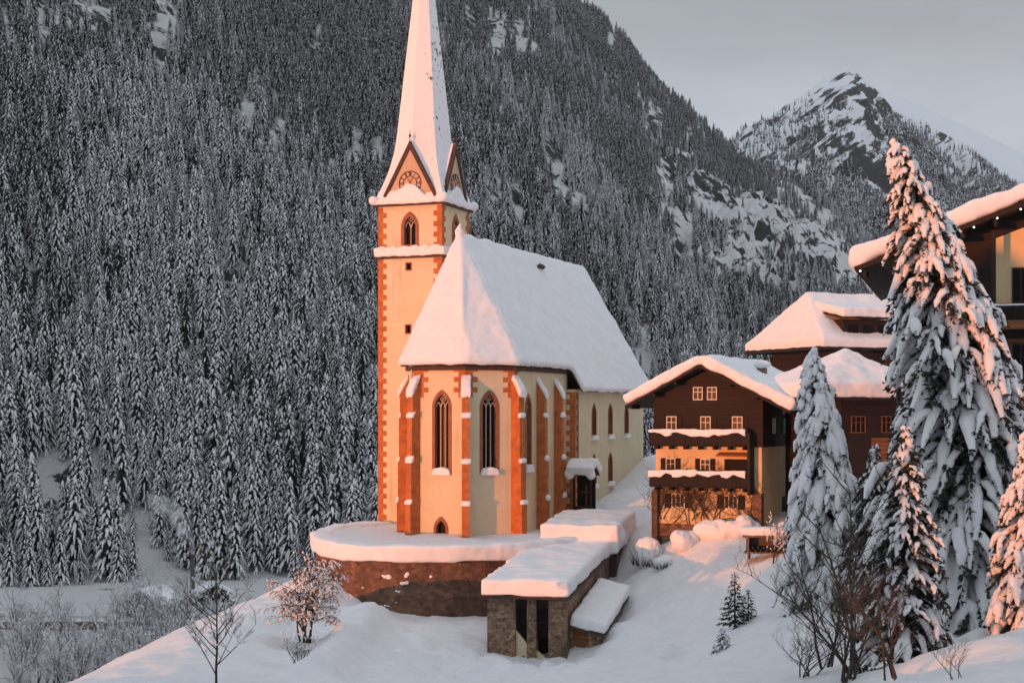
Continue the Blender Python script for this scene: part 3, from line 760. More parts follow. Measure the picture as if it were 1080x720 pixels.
o_ = len(sm.v); sm.v += s2.v; sm.f += [tuple(i+o_ for i in f) for f in s2.f]; sm.m += s2.m
sm.plan([(TX0-0.55, TY0-0.55), (TX1+0.55, TY0-0.55), (TX1+0.55, TY1+0.55), (TX0-0.55, TY1+0.55)], 35.02, 35.55)
for c in cor: sm.ball((c[0], c[1], 35.45), 0.55)
soften(sm.build('eaves_snow', 'snow', church), 0.14, 5, 0.22, 1.1)

# ------------------------------------------------------------------ wayside shrine leaning against the church
sh0 = Vector((8.4, 7.0, 1.2))
Mw = church.matrix_basis.copy()
def church_pt(x, y, z): return Matrix.Translation((-4.67, 153.8, CHZ)) @ Matrix.Rotation(R(-21), 4, 'Z') @ Vector((x, y, z))
pw = church_pt(9.2, 10.4, 0)
zb = gz(pw.x, pw.y)
shrine = thing('wayside_shrine', 'small dark wooden shrine under a lump of snow beside the church wall', 'shrine', (pw.x, pw.y, zb-0.3), R(-21))
b_ = MB()
for x in (-0.9, 0.9):
    for y in (-0.7, 0.7): b_.box(x-0.1, x+0.1, y-0.1, y+0.1, 0, 4.4)
b_.build('post', 'board_wood', shrine)
b_ = MB(); b_.box(-0.95, 0.95, 0.72, 0.82, 0.6, 4.3); b_.box(-0.8, 0.8, -0.6, 0.7, 0.5, 1.1); b_.build('back_panel', 'board_wood', shrine)
b_ = MB(); b_.slab([(-1.3, -1.2, 4.3), (1.3, -1.2, 4.3), (1.3, 0, 5.2), (-1.3, 0, 5.2)], 0.1); b_.slab([(-1.3, 1.2, 4.3), (1.3, 1.2, 4.3), (1.3, 0, 5.2), (-1.3, 0, 5.2)], 0.1); b_.build('roof', 'cap_brown', shrine)
b_ = MB(); b_.box(-0.06, 0.06, 0.6, 0.7, 1.1, 3.3); b_.box(-0.5, 0.5, 0.6, 0.7, 2.5, 2.62); b_.build('crucifix', 'warm_wood', shrine)
b_ = MB(); b_.slab([(-1.5, -1.5, 4.4), (1.5, -1.5, 4.4), (1.4, 0, 5.4), (-1.4, 0, 5.4)], 1.0); b_.slab([(-1.5, 1.4, 4.4), (1.5, 1.4, 4.4), (1.4, 0, 5.4), (-1.4, 0, 5.4)], 1.0)
b_.ball((-1.3, -1.2, 4.5), 0.6); b_.ball((1.2, -1.3, 4.4), 0.55)
soften(b_.build('roof_snow', 'snow', shrine), 0.15, 5, 0.35, 1.0)

# ------------------------------------------------------------------ churchyard terrace and its retaining wall
path = [(-13.5, 163.0), (-18.9, 158.0), (-18.9, 147.0), (-16.7, 139.0), (-13.4, 135.0), (-8.5, 134.0), (-4.0, 134.4), (0.0, 136.5), (4.2, 140.5), (7.5, 145.0)]
def smooth_path(p, n=3):
    p = [Vector((x, y, 0)) for x, y in p]
    for _ in range(n):
        q = [p[0]]
        for a, b in zip(p[:-1], p[1:]): q += [a.lerp(b, 0.25), a.lerp(b, 0.75)]
        p = q+[p[-1]]
    return p
sp = smooth_path(path, 2)
def offset(p, d):
    out = []
    for i, a in enumerate(p):
        t = (p[min(i+1, len(p)-1)]-p[max(i-1, 0)]).normalized(); out.append(a+Vector((t.y, -t.x, 0))*d)
    return out
def strip(mb, p, d0, d1, z0, z1):
    a, b = offset(p, d0), offset(p, d1)
    for i in range(len(p)-1): mb.plan([(a[i].x, a[i].y), (b[i].x, b[i].y), (b[i+1].x, b[i+1].y), (a[i+1].x, a[i+1].y)], z0, z1)
w_ = thing('retaining_wall', 'curved brown rubble wall holding up the churchyard, thick snow on top', 'wall', (-8.5, 134, -20))
def bake(mb, o):                                         # world coordinates to the thing's own
    L = o.location; mb.v = [(x-L.x, y-L.y, z-L.z) for x, y, z in mb.v]; return mb
def wall_mesh(p, d0, d1, z0, z1):
    mb = MB(); a, b = offset(p, d0), offset(p, d1); vs = []; n = len(p)
    for q, r in zip(a, b): vs += [(q.x, q.y, z0), (r.x, r.y, z0), (r.x, r.y, z1), (q.x, q.y, z1)]
    fs = [(0, 1, 2, 3), tuple(4*(n-1)+k for k in (3, 2, 1, 0))]
    for i in range(n-1):
        for k in range(4): fs.append((4*i+k, 4*i+4+k, 4*i+4+(k+1) % 4, 4*i+(k+1) % 4))
    mb.add(vs, fs); return mb
mb = wall_mesh(sp, 0.45, -0.45, -24, -13.45); bake(mb, w_).build('wall_body', 'rubble_brown', w_)
sm = MB()
strip(sm, sp, 0.85, -1.1, -13.44, -11.95)
soften(bake(sm, w_).build('wall_snow', 'snow', w_), 0.2, 9, 0.55, 3.5)
# snow clinging to the face of the wall
sm = MB(); f5 = offset(sp, 0.5)
for fx, z, r in ((0.50, -14.6, 0.5), (0.52, -15.3, 0.35), (0.515, -16.0, 0.25), (0.56, -14.5, 0.35), (0.58, -14.7, 0.25), (0.535, -15.9, 0.3), (0.44, -15.8, 0.2), (0.40, -15.0, 0.2), (0.53, -16.9, 0.2), (0.505, -17.3, 0.25), (0.37, -14.3, 0.4)):
    q = f5[int(fx*(len(f5)-1))]; q = q.lerp(f5[min(int(fx*(len(f5)-1))+1, len(f5)-1)], random.random())
    for _ in range(5): sm.ball((q.x+random.uniform(-0.4, 0.4)*r*2, q.y, z+random.uniform(-0.5, 0.5)*r), r*random.uniform(0.3, 0.75), sq=(1.0, 0.22, 0.75))
soften(bake(sm, w_).build('clinging_snow', 'snow', w_), 0.09, 3, 0.2, 0.4)
# terrace of trodden-in deep snow inside the wall
t_ = MB(); inner = [(q.x, q.y) for q in offset(sp, -0.2)]
t_.plan(inner+[(13, 168), (8, 182), (-6, 180)], -14.6, -12.2)
soften(t_.build('terrace', 'snow_ground'), 0.35, 5, 0.5, 4.0, ); kind(bpy.data.objects['terrace'], 'structure')
# ------------------------------------------------------------------ houses
def house_window(par, fr, cx, cy, w, h, shutters=True, frame_mat='white_paint', cross=True, depth=0.0):
    """white casement with glazing bars, its pane and a pair of shutters"""
    f = MB(); t = 0.075
    o = [(cx-w/2, cy-h/2), (cx+w/2, cy-h/2), (cx+w/2, cy+h/2), (cx-w/2, cy+h/2)]
    i = [(cx-w/2+t, cy-h/2+t), (cx+w/2-t, cy-h/2+t), (cx+w/2-t, cy+h/2-t), (cx-w/2+t, cy+h/2-t)]
    face_ring(f, fr, o, i, -0.02, 0.09)
    n = 1 if w < 1.3 else 2
    for k in range(n):
        x = cx-w/2+w*(k+1)/(n+1); face_prism(f, fr, [(x-0.03, cy-h/2+t), (x+0.03, cy-h/2+t), (x+0.03, cy+h/2-t), (x-0.03, cy+h/2-t)], 0.0, 0.08)
    if cross:
        y = cy+h*0.12; face_prism(f, fr, [(cx-w/2+t, y-0.03), (cx+w/2-t, y-0.03), (cx+w/2-t, y+0.03), (cx-w/2+t, y+0.03)], 0.0, 0.075)
    wo = f.build('window', frame_mat, par)
    g = MB(); face_prism(g, fr, [(x, y) for x, y in i], 0.005, 0.02); g.build('pane', 'glass', wo)
    if shutters:
        for sx in (-1, 1):
            s = MB(); x0, x1 = sorted((cx+sx*(w/2+0.03), cx+sx*(w/2+0.03+w*0.5)))
            face_prism(s, fr, [(x0, cy-h/2-0.03), (x1, cy-h/2-0.03), (x1, cy+h/2+0.03), (x0, cy+h/2+0.03)], 0.0, 0.06)
            for k in range(8):
                y = cy-h/2+0.08+k*(h-0.1)/8; face_prism(s, fr, [(x0+0.05, y), (x1-0.05, y), (x1-0.05, y+0.05), (x0+0.05, y+0.05)], 0.06, 0.075)
            s.build('shutter', 'board_wood', wo)
    return wo

def balcony(par, fr, x0, x1, z, h, depth, scallop=True, snow=True, mat='board_wood'):
    b = MB()
    face_prism(b, fr, [(x0, z-0.18), (x1, z-0.18), (x1, z), (x0, z)], 0.0, depth)
    n = int((x1-x0)/0.17); st = (x1-x0)/n
    for k in range(n):                                    # boards of the parapet
        x = x0+k*st; lo = z-0.02-(0.10*abs(math.sin(k*0.9)) if scallop else 0)
        face_prism(b, fr, [(x, lo), (x+st*0.5, lo-0.07), (x+st-0.012, lo), (x+st-0.012, z+h-0.1), (x, z+h-0.1)], depth-0.06, depth)
    face_prism(b, fr, [(x0-0.1, z+h-0.1), (x1+0.1, z+h-0.1), (x1+0.1, z+h), (x0-0.1, z+h)], depth-0.13, depth+0.09)
    for xe in (x0, x1-0.06):
        face_prism(b, fr, [(xe, z), (xe+0.06, z), (xe+0.06, z+h-0.1), (xe, z+h-0.1)], 0.0, depth-0.07)
    for k in range(7):                                    # carved joist ends below
        x = x0+0.35+(x1-x0-0.9)*k/6
        face_prism(b, fr, [(x, z-0.5), (x+0.22, z-0.5), (x+0.22, z-0.18), (x, z-0.18)], 0.0, depth*0.75)
    bo = b.build('balcony', mat, par)
    if snow:
        s = MB(); segs = max(2, int((x1-x0)/2.3)); L = (x1-x0)/segs
        for k in range(segs):
            xa, xb = x0+k*L-0.05, x0+(k+1)*L-0.12; hh = random.uniform(0.22, 0.34)
            dr = [random.uniform(0.05, 0.5) for _ in range(5)]
            top = [(xa, z+h+hh*0.8), (xb, z+h+hh)]
            bot = [(xb-(xb-xa)*q/4, z+h-dr[q]) for q in range(5)]
            face_prism(s, fr, [top[1], top[0]]+bot[::-1], depth-0.2, depth+0.28)
        soften(s.build('balcony_snow', 'snow', bo), 0.09, 3, 0.12, 0.6)
    return bo

# the gabled chalet below the church
cx_, cy_ = at(745, 0, 140).x, 140.0
CZ = -12.4
chalet = thing('chalet', 'gabled chalet with dark timber top, glowing ochre plaster below and two snowy balconies', 'house', (cx_, cy_, CZ), R(-27))
k0 = 0.9                                                 # local z shift: pixel heights were read from z = -11.5
HW = 5.0; DP = 13.0
b_ = MB(); b_.box(-HW, HW+0.3, 0.0, DP, -3, 8.1+k0); b_.build('plaster_wall', 'house_plaster', chalet)
b_ = MB(); b_.box(-HW-0.12, HW+0.42, -0.14, DP-0.05, -3.2, 0.9+k0); b_.build('plinth', 'rubble_brown', chalet)
b_ = MB(); ap = 15.2+k0; ev = 12.2+k0
b_.prism([(-HW-0.15, -0.16, 8.1+k0), (HW+0.45, -0.16, 8.1+k0), (HW+0.45, -0.16, ev+0.6), (0.15, -0.16, ap), (-HW-0.15, -0.16, ev+0.6)], (0, DP+0.3, 0))
b_.build('timber_wall', 'dark_wood', chalet)
RW = 7.3; RX = 0.0; ey = 11.65+k0; ry = 15.35+k0
Ls = [(RX, -1.9, ry), (RX, DP+2.5, ry), (-RW, DP+2.5, ey), (-RW, -1.9, ey)]
Rs = [(RX, -1.9, ry), (RX, DP+2.5, ry), (RW+1.2, DP+2.5, ey-0.5), (RW+1.2, -1.9, ey-0.5)]
b_ = MB(); b_.slab(Ls, 0.22); b_.slab(Rs, 0.22)
for t in (0.0, 0.33, 0.62, 0.93):                        # purlin ends under the verge
    for sg, w2, e2 in ((-1, RW, ey), (1, RW+1.2, ey-0.5)):
        x = RX+sg*w2*t; z = ry+(e2-ry)*t; b_.box(x-0.12, x+0.12, -1.75, 0.2, z-0.34, z-0.02)
b_.build('roof', 'board_wood', chalet)
s = MB(); s.slab([Vector(p)+Vector((0, 0, 0.24)) for p in Ls], 1.05); s.slab([Vector(p)+Vector((0, 0, 0.24)) for p in Rs], 1.05)
s.tube([(RX, -1.9, ry+0.75), (RX, DP+2.5, ry+0.75)], 0.5, 8)
soften(s.build('roof_snow', 'snow', chalet), 0.2, 9, 0.55, 1.9)
b_ = MB(); b_.box(2.9, 3.7, 6.0, 6.7, 13, 16.6); ch = b_.build('chimney', 'rubble_grey', chalet)
s = MB(); s.ball((3.3, 6.35, 16.7), 0.75, sq=(1.2, 1.1, 0.55)); soften(s.build('chimney_snow', 'snow', ch), 0.12, 3, 0.15, 0.6)
fr = frame((0, -0.16, 0), (1, 0, 0), (0, -1, 0))
frp = frame((0, 0, 0), (1, 0, 0), (0, -1, 0))
for x in (-0.75, 0.62): house_window(chalet, fr, x, 13.0+k0, 0.95, 1.2, False)
for x in (-3.35, 0.0, 3.05): house_window(chalet, fr, x, 10.15+k0, 1.0, 1.5)
for x in (-3.5, -0.1): house_window(chalet, frp, x, 6.3+k0, 0.95, 1.35)
b_ = MB(); face_prism(b_, frp, [(1.75, 4.7+k0), (4.1, 4.7+k0), (4.1, 7.0+k0), (1.75, 7.0+k0)], 0.0, 0.03); b_.build('opening', 'void', chalet)
b_ = MB(); b_.slab([(1.3, -1.3, 7.25+k0), (4.5, -1.3, 7.2+k0), (4.5, 0, 7.55+k0), (1.3, 0, 7.55+k0)], 0.08); b_.build('awning', 'quoin', chalet)
for x in (-2.75, 2.4): house_window(chalet, frp, x, 3.05+k0, 1.3, 1.25, True, 'white_paint', False)
balcony(chalet, frp, -5.1, 4.35, 8.35+k0, 1.15, 1.35)
balcony(chalet, frp, -5.1, 4.35, 4.55+k0, 1.15, 1.35)
frR = frame((HW+0.45, 0, 0), (0, 1, 0), (1, 0, 0))
for y in (3.0, 6.5): house_window(chalet, frR, y, 10.0+k0, 0.9, 1.4)
frR2 = frame((HW+0.3, 0, 0), (0, 1, 0), (1, 0, 0))
b_ = MB(); face_prism(b_, frR2, [(6.2, 1.5), (7.6, 1.5), (7.6, 4.2), (6.2, 4.2)], 0, 0.05); b_.build('door', 'board_wood', chalet)
# stair post and timber screen standing at the end of the balconies
b_ = MB(); b_.box(4.35, 4.6, -1.35, 0.0, 3.8+k0, 9.4+k0); b_.build('timber_screen', 'dark_wood', chalet)
# the dry creeper on the lower walls
cr = random.Random(5); b_ = MB()
def creeper(p, d, L, r, lvl):
    pts = [Vector(p)]
    for k in range(6):
        d = (d+Vector((cr.uniform(-.5, .5), 0, cr.uniform(-.35, .5)))).normalized(); q = pts[-1]+d*L/6; q.y = -0.09-0.05*cr.random()
        pts.append(q)
        if lvl and cr.random() < 0.75: creeper(q, Vector((cr.uniform(-1, 1), 0, cr.uniform(-0.2, 1))).normalized(), L*0.55, r*0.6, lvl-1)
    b_.tube(pts, [r*(1-k*0.11) for k in range(len(pts))], 3, caps=False)
for x in (-4.9, -4.7, -4.6, -4.4, -4.2, -1.8, -1.4, -0.8, -0.2, 0.3, 0.9, 5.0, -1.6, -1.1, -0.5, 0.1, 0.6, 1.1, 4.4, 4.7, -3.2, 3.4): creeper((x, -0.1, cr.uniform(0.8, 1.6)+k0), Vector((cr.uniform(-.3, .3), 0, 1)), cr.uniform(2.6, 4.0), 0.05, 3)
vine = b_.build('creeper', 'twig', chalet)
b_ = MB()
for x in (-HW-0.2, 4.3): b_.box(x, x+0.55, -0.55, 0.3, -2, 4.0+k0)
for x in (-HW-0.2, 4.3): pass
b_.v = b_.v[:8]; b_.f = b_.f[:6]; b_.m = b_.m[:6]; b_.build('corner_pier', 'rubble_brown', chalet)
b_ = MB(); b_.box(4.6, 5.4, -0.5, 0.3, -2, 3.9+k0); b_.build('corner_pier', 'rubble_brown', chalet)

# hipped annex behind the snowy tree
annex = thing('annex_house', 'low brown annex with a peaked snow roof behind the middle spruce', 'house', (30.4, 134.0, -6.5), R(22))
b_ = MB(); b_.box(-1.6, 5.4, 0, 9, -3, 7.6); b_.build('wall', 'dark_wood', annex)
q = [(-4.6, -1.4, 7.3), (6.6, -1.4, 7.3), (6.6, 10.0, 7.3), (-4.6, 10.0, 7.3)]; pk = (1.6, 4.0, 10.6)
b_ = MB(); s = MB()
for i in range(4):
    b_.slab([q[i], q[(i+1) % 4], pk], 0.15); s.slab([Vector(p)+Vector((0, 0, 0.16)) for p in (q[i], q[(i+1) % 4], pk)], 1.4, vertical=True)
b_.build('roof', 'board_wood', annex); soften(s.build('roof_snow', 'snow', annex), 0.2, 9, 0.5, 2.0)
fr = frame((0, 0, 0), (1, 0, 0), (0, -1, 0))
for x in (0.2, 3.4): house_window(annex, fr, x, 5.2, 1.5, 1.5, False, 'warm_wood', True)
b_ = MB(); face_prism(b_, fr, [(1.6, 0.0), (5.3, 0.0), (5.3, 4.0), (1.6, 4.0)], 0.0, 0.06); b_.build('panel', 'warm_wood', annex)

# house with the dormer behind them
rear = thing('rear_house', 'timber house with a broad snow roof and one wide dormer, above the chalet', 'house', (39.6, 165.0, -4.5), R(24))
b_ = MB(); b_.box(-4.8, 9.0, 0.6, 13, -3, 10.8); b_.build('wall', 'dark_wood', rear)
eF = 10.9; rg = 16.6
fL, fR_, bL, bR = (-7.4, -0.6, eF), (10.3, -0.6, eF), (-7.4, 14.6, eF), (10.3, 14.6, eF)
r0, r1 = (-4.2, 7.0, rg), (9.8, 7.0, rg)
b_ = MB(); s = MB()
for p in ((fL, fR_, r1, r0), (bL, bR, r1, r0), (fL, bL, r0), (fR_, bR, r1)):
    b_.slab(p, 0.2); s.slab([Vector(v)+Vector((0, 0, 0.22)) for v in p], 0.95, vertical=True)
b_.build('roof', 'board_wood', rear); soften(s.build('roof_snow', 'snow', rear), 0.2, 8, 0.3, 2.2)
fr = frame((0, 0.6, 0), (1, 0, 0), (0, -1, 0))
dm = MB(); dm.box(-4.0, 2.4, 0.4, 6.0, 11.4, 14.3); do = dm.build('dormer', 'dark_wood', rear)
fd = frame((0, 0.4, 0), (1, 0, 0), (0, -1, 0))
g = MB()
for x in (-3.4, -1.4, 0.6): face_prism(g, fd, [(x, 12.3), (x+1.3, 12.3), (x+1.3, 13.7), (x, 13.7)], 0.0, 0.05)
g.build('dormer_window', 'glass', do)
g = MB(); g.slab([(-4.7, -0.5, 14.3), (3.1, -0.5, 14.3), (2.9, 6.5, 15.6), (-4.4, 6.5, 15.6)], 0.15); g.build('dormer_roof', 'board_wood', do)
s = MB(); s.slab([(-4.7, -0.5, 14.47), (3.1, -0.5, 14.47), (2.9, 6.5, 15.75), (-4.4, 6.5, 15.75)], 1.0, vertical=True); s.ball((2.8, 0.6, 14.7), 0.6); soften(s.build('dormer_snow', 'snow', do), 0.16, 6, 0.3, 1.2)
for x in (-3.8, -1.4, 2.0, 4.4, 7.2): house_window(rear, fr, x, 9.4, 1.4, 1.3, False, 'warm_wood')
b_ = MB(); face_prism(b_, fr, [(-4.5, 8.2), (-2.9, 8.2), (-2.9, 10.7), (-4.5, 10.7)], 0.0, 0.06); b_.build('panel', 'warm_wood', rear)

# the big dark chalet hotel at the right edge
hotel = thing('hotel', 'big dark timber chalet with warm panels and balconies behind the tallest spruce', 'hotel', (25.0, 96.0, -8.0), R(-17))
HE = 17.7; SL = 0.36; RXh = 14.5
b_ = MB(); b_.prism([(-0.2, 0, -3), (29, 0, -3), (29, 0, HE), (RXh, 0, HE+SL*RXh), (-0.2, 0, HE+0.1)], (0, 22, 0)); b_.build('wall', 'dark_wood', hotel)
Lh = [(-3.0, -2.6, HE-1.1), (RXh, -2.6, HE+SL*RXh+0.15), (RXh, 24, HE+SL*RXh+0.15), (-3.0, 24, HE-1.1)]
Rh = [(2*RXh+3.0, -2.6, HE-1.1), (RXh, -2.6, HE+SL*RXh+0.15), (RXh, 24, HE+SL*RXh+0.15), (2*RXh+3.0, 24, HE-1.1)]
b_ = MB(); b_.slab(Lh, 0.3); b_.slab(Rh, 0.3)
for k in range(9):
    x = -2.6+k*1.95; z = HE-1.1+(x+3.0)*SL*1.02; b_.box(x, x+0.22, -2.4, 0.1, z-0.4, z-0.02)
b_.build('roof', 'board_wood', hotel)
s = MB(); s.slab([Vector(p)+Vector((0, 0, 0.3)) for p in Lh], 1.15); s.slab([Vector(p)+Vector((0, 0, 0.3)) for p in Rh], 1.15)
s.tube([(-2.9, -2.6, HE-0.35), (-2.9, 24, HE-0.35)], 0.6, 8)
soften(s.build('roof_snow', 'snow', hotel), 0.22, 9, 0.6, 2.0)
fr = frame((0, 0, 0), (1, 0, 0), (0, -1, 0))
b_ = MB(); face_prism(b_, fr, [(5.2, 14.6), (22, 14.6), (22, 20.2), (9.5, 20.2), (5.2, 18.6)], 0.0, 0.05); b_.build('panel', 'house_plaster', hotel)
for z0, z1, x0 in ((9.6, 12.4, 6.0), (5.2, 8.0, 3.4)):
    b_ = MB(); face_prism(b_, fr, [(x0, z0), (22, z0), (22, z1), (x0, z1)], 0.0, 0.05); b_.build('panel', 'warm_wood', hotel)
for x, y in [(x_, y_) for y_ in (15.7, 11.0, 6.6) for x_ in (7.1, 10.2, 13.6, 16.8, 20.0, 24.6)]: house_window(hotel, frame((0, -0.06, 0), (1, 0, 0), (0, -1, 0)), x, y, 1.6, 2.2, False, 'cap_brown', False)
for z in (13.2, 8.3, 4.0):
    bl = MB(); d = 1.9
    bl.box(-0.6, 22, -d, -0.02, z-0.22, z)
    bl.box(-0.6, 22, -d-0.05, -d+0.07, z+1.0, z+1.12); bl.box(-0.6, 22, -d-0.03, -d+0.05, z+0.12, z+0.2)
    n = int(22.6/0.24)
    for k in range(n): bl.box(-0.55+k*0.24, -0.49+k*0.24, -d-0.02, -d+0.04, z+0.2, z+1.0)
    bo = bl.build('balcony', 'grey_wood' if z < 9 else 'board_wood', hotel)
    fa = MB(); fa.box(3.2, 22.02, -d-0.12, -d-0.06, z-0.3, z+0.25); fa.build('fascia', 'warm_wood', bo)
    s = MB(); s.box(-0.6, 22, -d-0.1, -d+0.1, z+1.13, z+1.25); soften(s.build('rail_snow', 'snow', bo), 0.07, 2, 0.08, 0.5)
for x in (-0.45, 5.2, 10.9):
    b_ = MB(); b_.box(x-0.14, x+0.14, -1.86, -1.58, -3, HE+x*SL-0.6); b_.build('post', 'board_wood', hotel)
b_ = MB(); b_.prism([(0.2, -0.1, HE-5), (0.2, -2.3, HE-1.2), (0.2, -2.3, HE-0.95), (0.2, -0.1, HE-4.4)], (0.2, 0, 0)); b_.build('brace', 'board_wood', hotel)
for k in range(11):
    x = -2.7+k*1.35; z = HE-1.1+(x+3.0)*SL*1.02-0.1
    b_ = MB(); b_.ball((x, -2.72, z), 0.055, rings=4, seg=6); o = b_.build('light_bulb', 'bulb', hotel)

# ------------------------------------------------------------------ covered stair house
sx_, sy_ = 1.2, 120.5
stair = thing('stair_house', 'stone covered stairway with deep snow roof climbing to the churchyard', 'stair house', (sx_, sy_, -20.3), R(-12))
W2 = 3.25; zf, zb_ = 5.35, 6.9; LN = 27.0
b_ = MB()
b_.box(-W2, -0.95, 0, 1.0, -1.5, zf); b_.box(-0.02, 0.72, 0, 1.0, -1.5, zf); b_.box(1.72, W2-0.01, 0, 1.0, -1.5, zf)
b_.prism([(W2-0.5, 1.0, -1.5), (W2-0.5, LN, 2), (W2-0.5, LN, zb_), (W2-0.5, 1.0, zf)], (0.5, 0, 0))
b_.prism([(-W2, 1.0, -1.5), (-W2, LN, 2), (-W2, LN, zb_), (-W2, 1.0, zf)], (0.5, 0, 0))
b_.build('stone_wall', 'rubble_grey', stair)
b_ = MB(); b_.box(-W2+0.6, W2-0.6, 1.9, 2.0, -1.5, zf-0.02); b_.build('back_panel', 'void', stair)
for x0, x1 in ((-0.95, -0.02), (0.72, 1.72)):
    b_ = MB(); b_.box(x0, x1, 0.35, 0.45, 4.55, 5.3)
    for k in range(6): b_.box(x0+0.03+k*(x1-x0)/6, x0+0.09+k*(x1-x0)/6, 0.36, 0.44, 2.2, 4.55)
    b_.box(x0, x1, 0.34, 0.46, 3.4, 3.5); b_.build('lattice', 'board_wood', stair)
fr = frame((0, 0.3, 0), (1, 0, 0), (0, -1, 0))
b_ = MB(); face_prism(b_, fr, [(-0.95, -1.5), (-0.02, -1.5), (-0.02, 1.65), (-0.95, 2.75)], -0.3, 0.0); b_.build('parapet', 'plaster', stair)
b_ = MB(); face_prism(b_, fr, [(0.72, -1.5), (1.72, -1.5), (1.72, 0.35), (0.72, 1.2)], -0.3, 0.0); b_.build('parapet', 'plaster', stair)
b_ = MB(); face_prism(b_, fr, [(x-0.38, y) for x, y in arch(0.5, -0.6, 0.75, 5)], 0.0, 0.02); b_.build('niche', 'void', stair)
rf = [(-W2-0.35, -0.8, zf), (W2+0.3, -0.8, zf), (W2+0.3, LN, zb_), (-W2-0.35, LN, zb_)]
b_ = MB(); b_.slab(rf, 0.22); b_.build('roof', 'cap_brown', stair)
s = MB(); s.slab([Vector(p)+Vector((0, 0, 0.22)) for p in rf], 1.3)
b_ = MB(); b_.box(-W2+0.8, W2+0.7, 22.7, 33, 4, zb_+0.1); b_.build('upper_landing', 'cap_brown', stair)
rs_ = [(-W2+0.1, 21.6, zb_-0.1), (W2+1.0, 21.6, zb_-0.1), (W2+1.2, 33.5, zb_+0.6), (-W2+0.3, 33.5, zb_+0.6)]
s.slab([Vector(p)+Vector((0, 0, 0.2)) for p in rs_], 2.6); s.ball((W2+0.8, 23, zb_+1.6), 0.9); soften(s.build('roof_snow', 'snow', stair), 0.2, 9, 0.45, 2.4)
# lean-to on the right
b_ = MB(); l0, l1 = 3.05, 4.5
b_.prism([(W2+2.2, 1.2, -1.5), (W2+2.2, 14.5, 1.0), (W2+2.2, 14.5, l1-0.75), (W2+2.2, 1.2, l0-0.75)], (0.4, 0, 0))
b_.box(W2+1.45, W2+2.2, 1.2, 2.0, -1.5, l0-0.5); b_.box(W2+0.0, W2+0.25, 1.2, 2.0, -1.5, l0)
b_.build('lean_to_wall', 'rubble_grey', stair)
b_ = MB(); b_.box(W2+0.25, W2+1.45, 1.9, 2.0, -1.5, l0-0.2); b_.build('lean_to_door', 'board_wood', stair)
b_ = MB(); b_.box(W2+0.25, W2+1.45, 1.5, 1.6, 0.9, l0-0.15); b_.build('door_head', 'warm_wood', stair)
rf = [(W2, 0.6, l0), (W2+2.9, 0.6, l0-0.75), (W2+2.9, 15.0, l1-0.75), (W2, 15.0, l1)]
b_ = MB(); b_.slab(rf, 0.15); b_.build('lean_to_roof', 'cap_brown', stair)
s = MB(); s.slab([Vector(p)+Vector((0, 0, 0.16)) for p in rf], 0.95); soften(s.build('lean_to_snow', 'snow', stair), 0.16, 7, 0.25, 1.8)

# ------------------------------------------------------------------ things lying about under the chalet
p = at(808, 590, 128); zg = gz(p.x, p.y)
rack = thing('log_rack', 'wooden rack of stacked logs under a snow cap beside the middle spruce', 'log rack', (p.x, p.y, zg-0.2), R(-15))
b_ = MB()
for x in (-1.5, 1.4): b_.box(x, x+0.14, -0.7, 0.7, 0, 1.9)
b_.box(-1.9, 1.9, -0.85, 0.85, 1.9, 2.05); b_.box(-1.8, 1.8, -0.8, 0.8, 0.55, 0.68); b_.box(-1.75, 1.75, 0.6, 0.68, 0.7, 1.9); rb = b_.build('frame', 'grey_wood', rack)
for k in range(12):
    b_ = MB(); x = -1.28+0.23*k; b_.tube([(x, -0.78, 0.8+0.22*(k % 2)), (x+0.02, 0.55, 0.8+0.22*(k % 2))], 0.10, 8); b_.build('log', 'bark', rack)
s = MB(); s.box(-2.0, 2.0, -0.95, 0.95, 2.05, 2.75); soften(s.build('rack_snow', 'snow', rack), 0.12, 6, 0.25, 1.0)

def mound(px, py, Y, rx, ry, rz, label, seed, cat='bush', name='snowed_in_bush', twigs=True, group=None, ww=None):
    rr = random.Random(seed); p = at(px, py, Y); z = gz(p.x, p.y)
    t = thing(name, label, cat, (p.x, p.y, z-0.15), rr.uniform(-1, 1), group)
    s = MB()
    for _ in range(9):
        a = rr.uniform(0, 6.28); q = rr.uniform(0, 0.62)
        s.ball((rx*q*math.cos(a), ry*q*math.sin(a), rz*(0.5+0.35*rr.random())*(1-q*0.5)), max(rx*0.42, 0.35), sq=(1, ry/rx, rz/rx*0.95))
    s.ball((0, 0, rz*0.42), rx*0.8, sq=(1, ry/rx, rz/rx*0.7))
    soften(s.build('snow_cushion', 'snow', t), 0.12, 4, 0.3, 0.8)
    if twigs:
        b = MB()
        for _ in range(130):
            a = rr.uniform(0, 6.28); q = rr.uniform(0.5, 1.0)
            base = Vector((rx*0.8*q*math.cos(a), ry*0.8*q*math.sin(a), 0.0)); tip = Vector((rx*1.08*q*math.cos(a+rr.uniform(-.2, .2)), ry*1.08*q*math.sin(a), rz*rr.uniform(0.3, 1.0)*(1.25-q*0.6)))
            mid = base.lerp(tip, 0.5)+Vector((rr.uniform(-.1, .1), rr.uniform(-.1, .1), rr.uniform(0, .2)))
            b.tube([base, mid, tip], [0.03, 0.02, 0.008], 3, caps=False)
        b.build('twigs', 'twig', t)
    return t
mound(683, 584, 140, 1.9, 1.4, 2.5, 'round snow-buried shrub with bare twigs right of the stair house roof', 1)
mound(722, 570, 138, 2.1, 1.3, 1.9, 'snow-buried shrub under the left balcony end of the chalet', 2, twigs=False)
mound(752, 570, 138, 2.3, 1.3, 1.8, 'low smooth snow-buried shrub in front of the chalet plinth', 3, twigs=False)
mound(700, 592, 137, 1.5, 1.0, 1.1, 'small dark-footed shrub under snow in front of the round snow-buried shrub', 4)
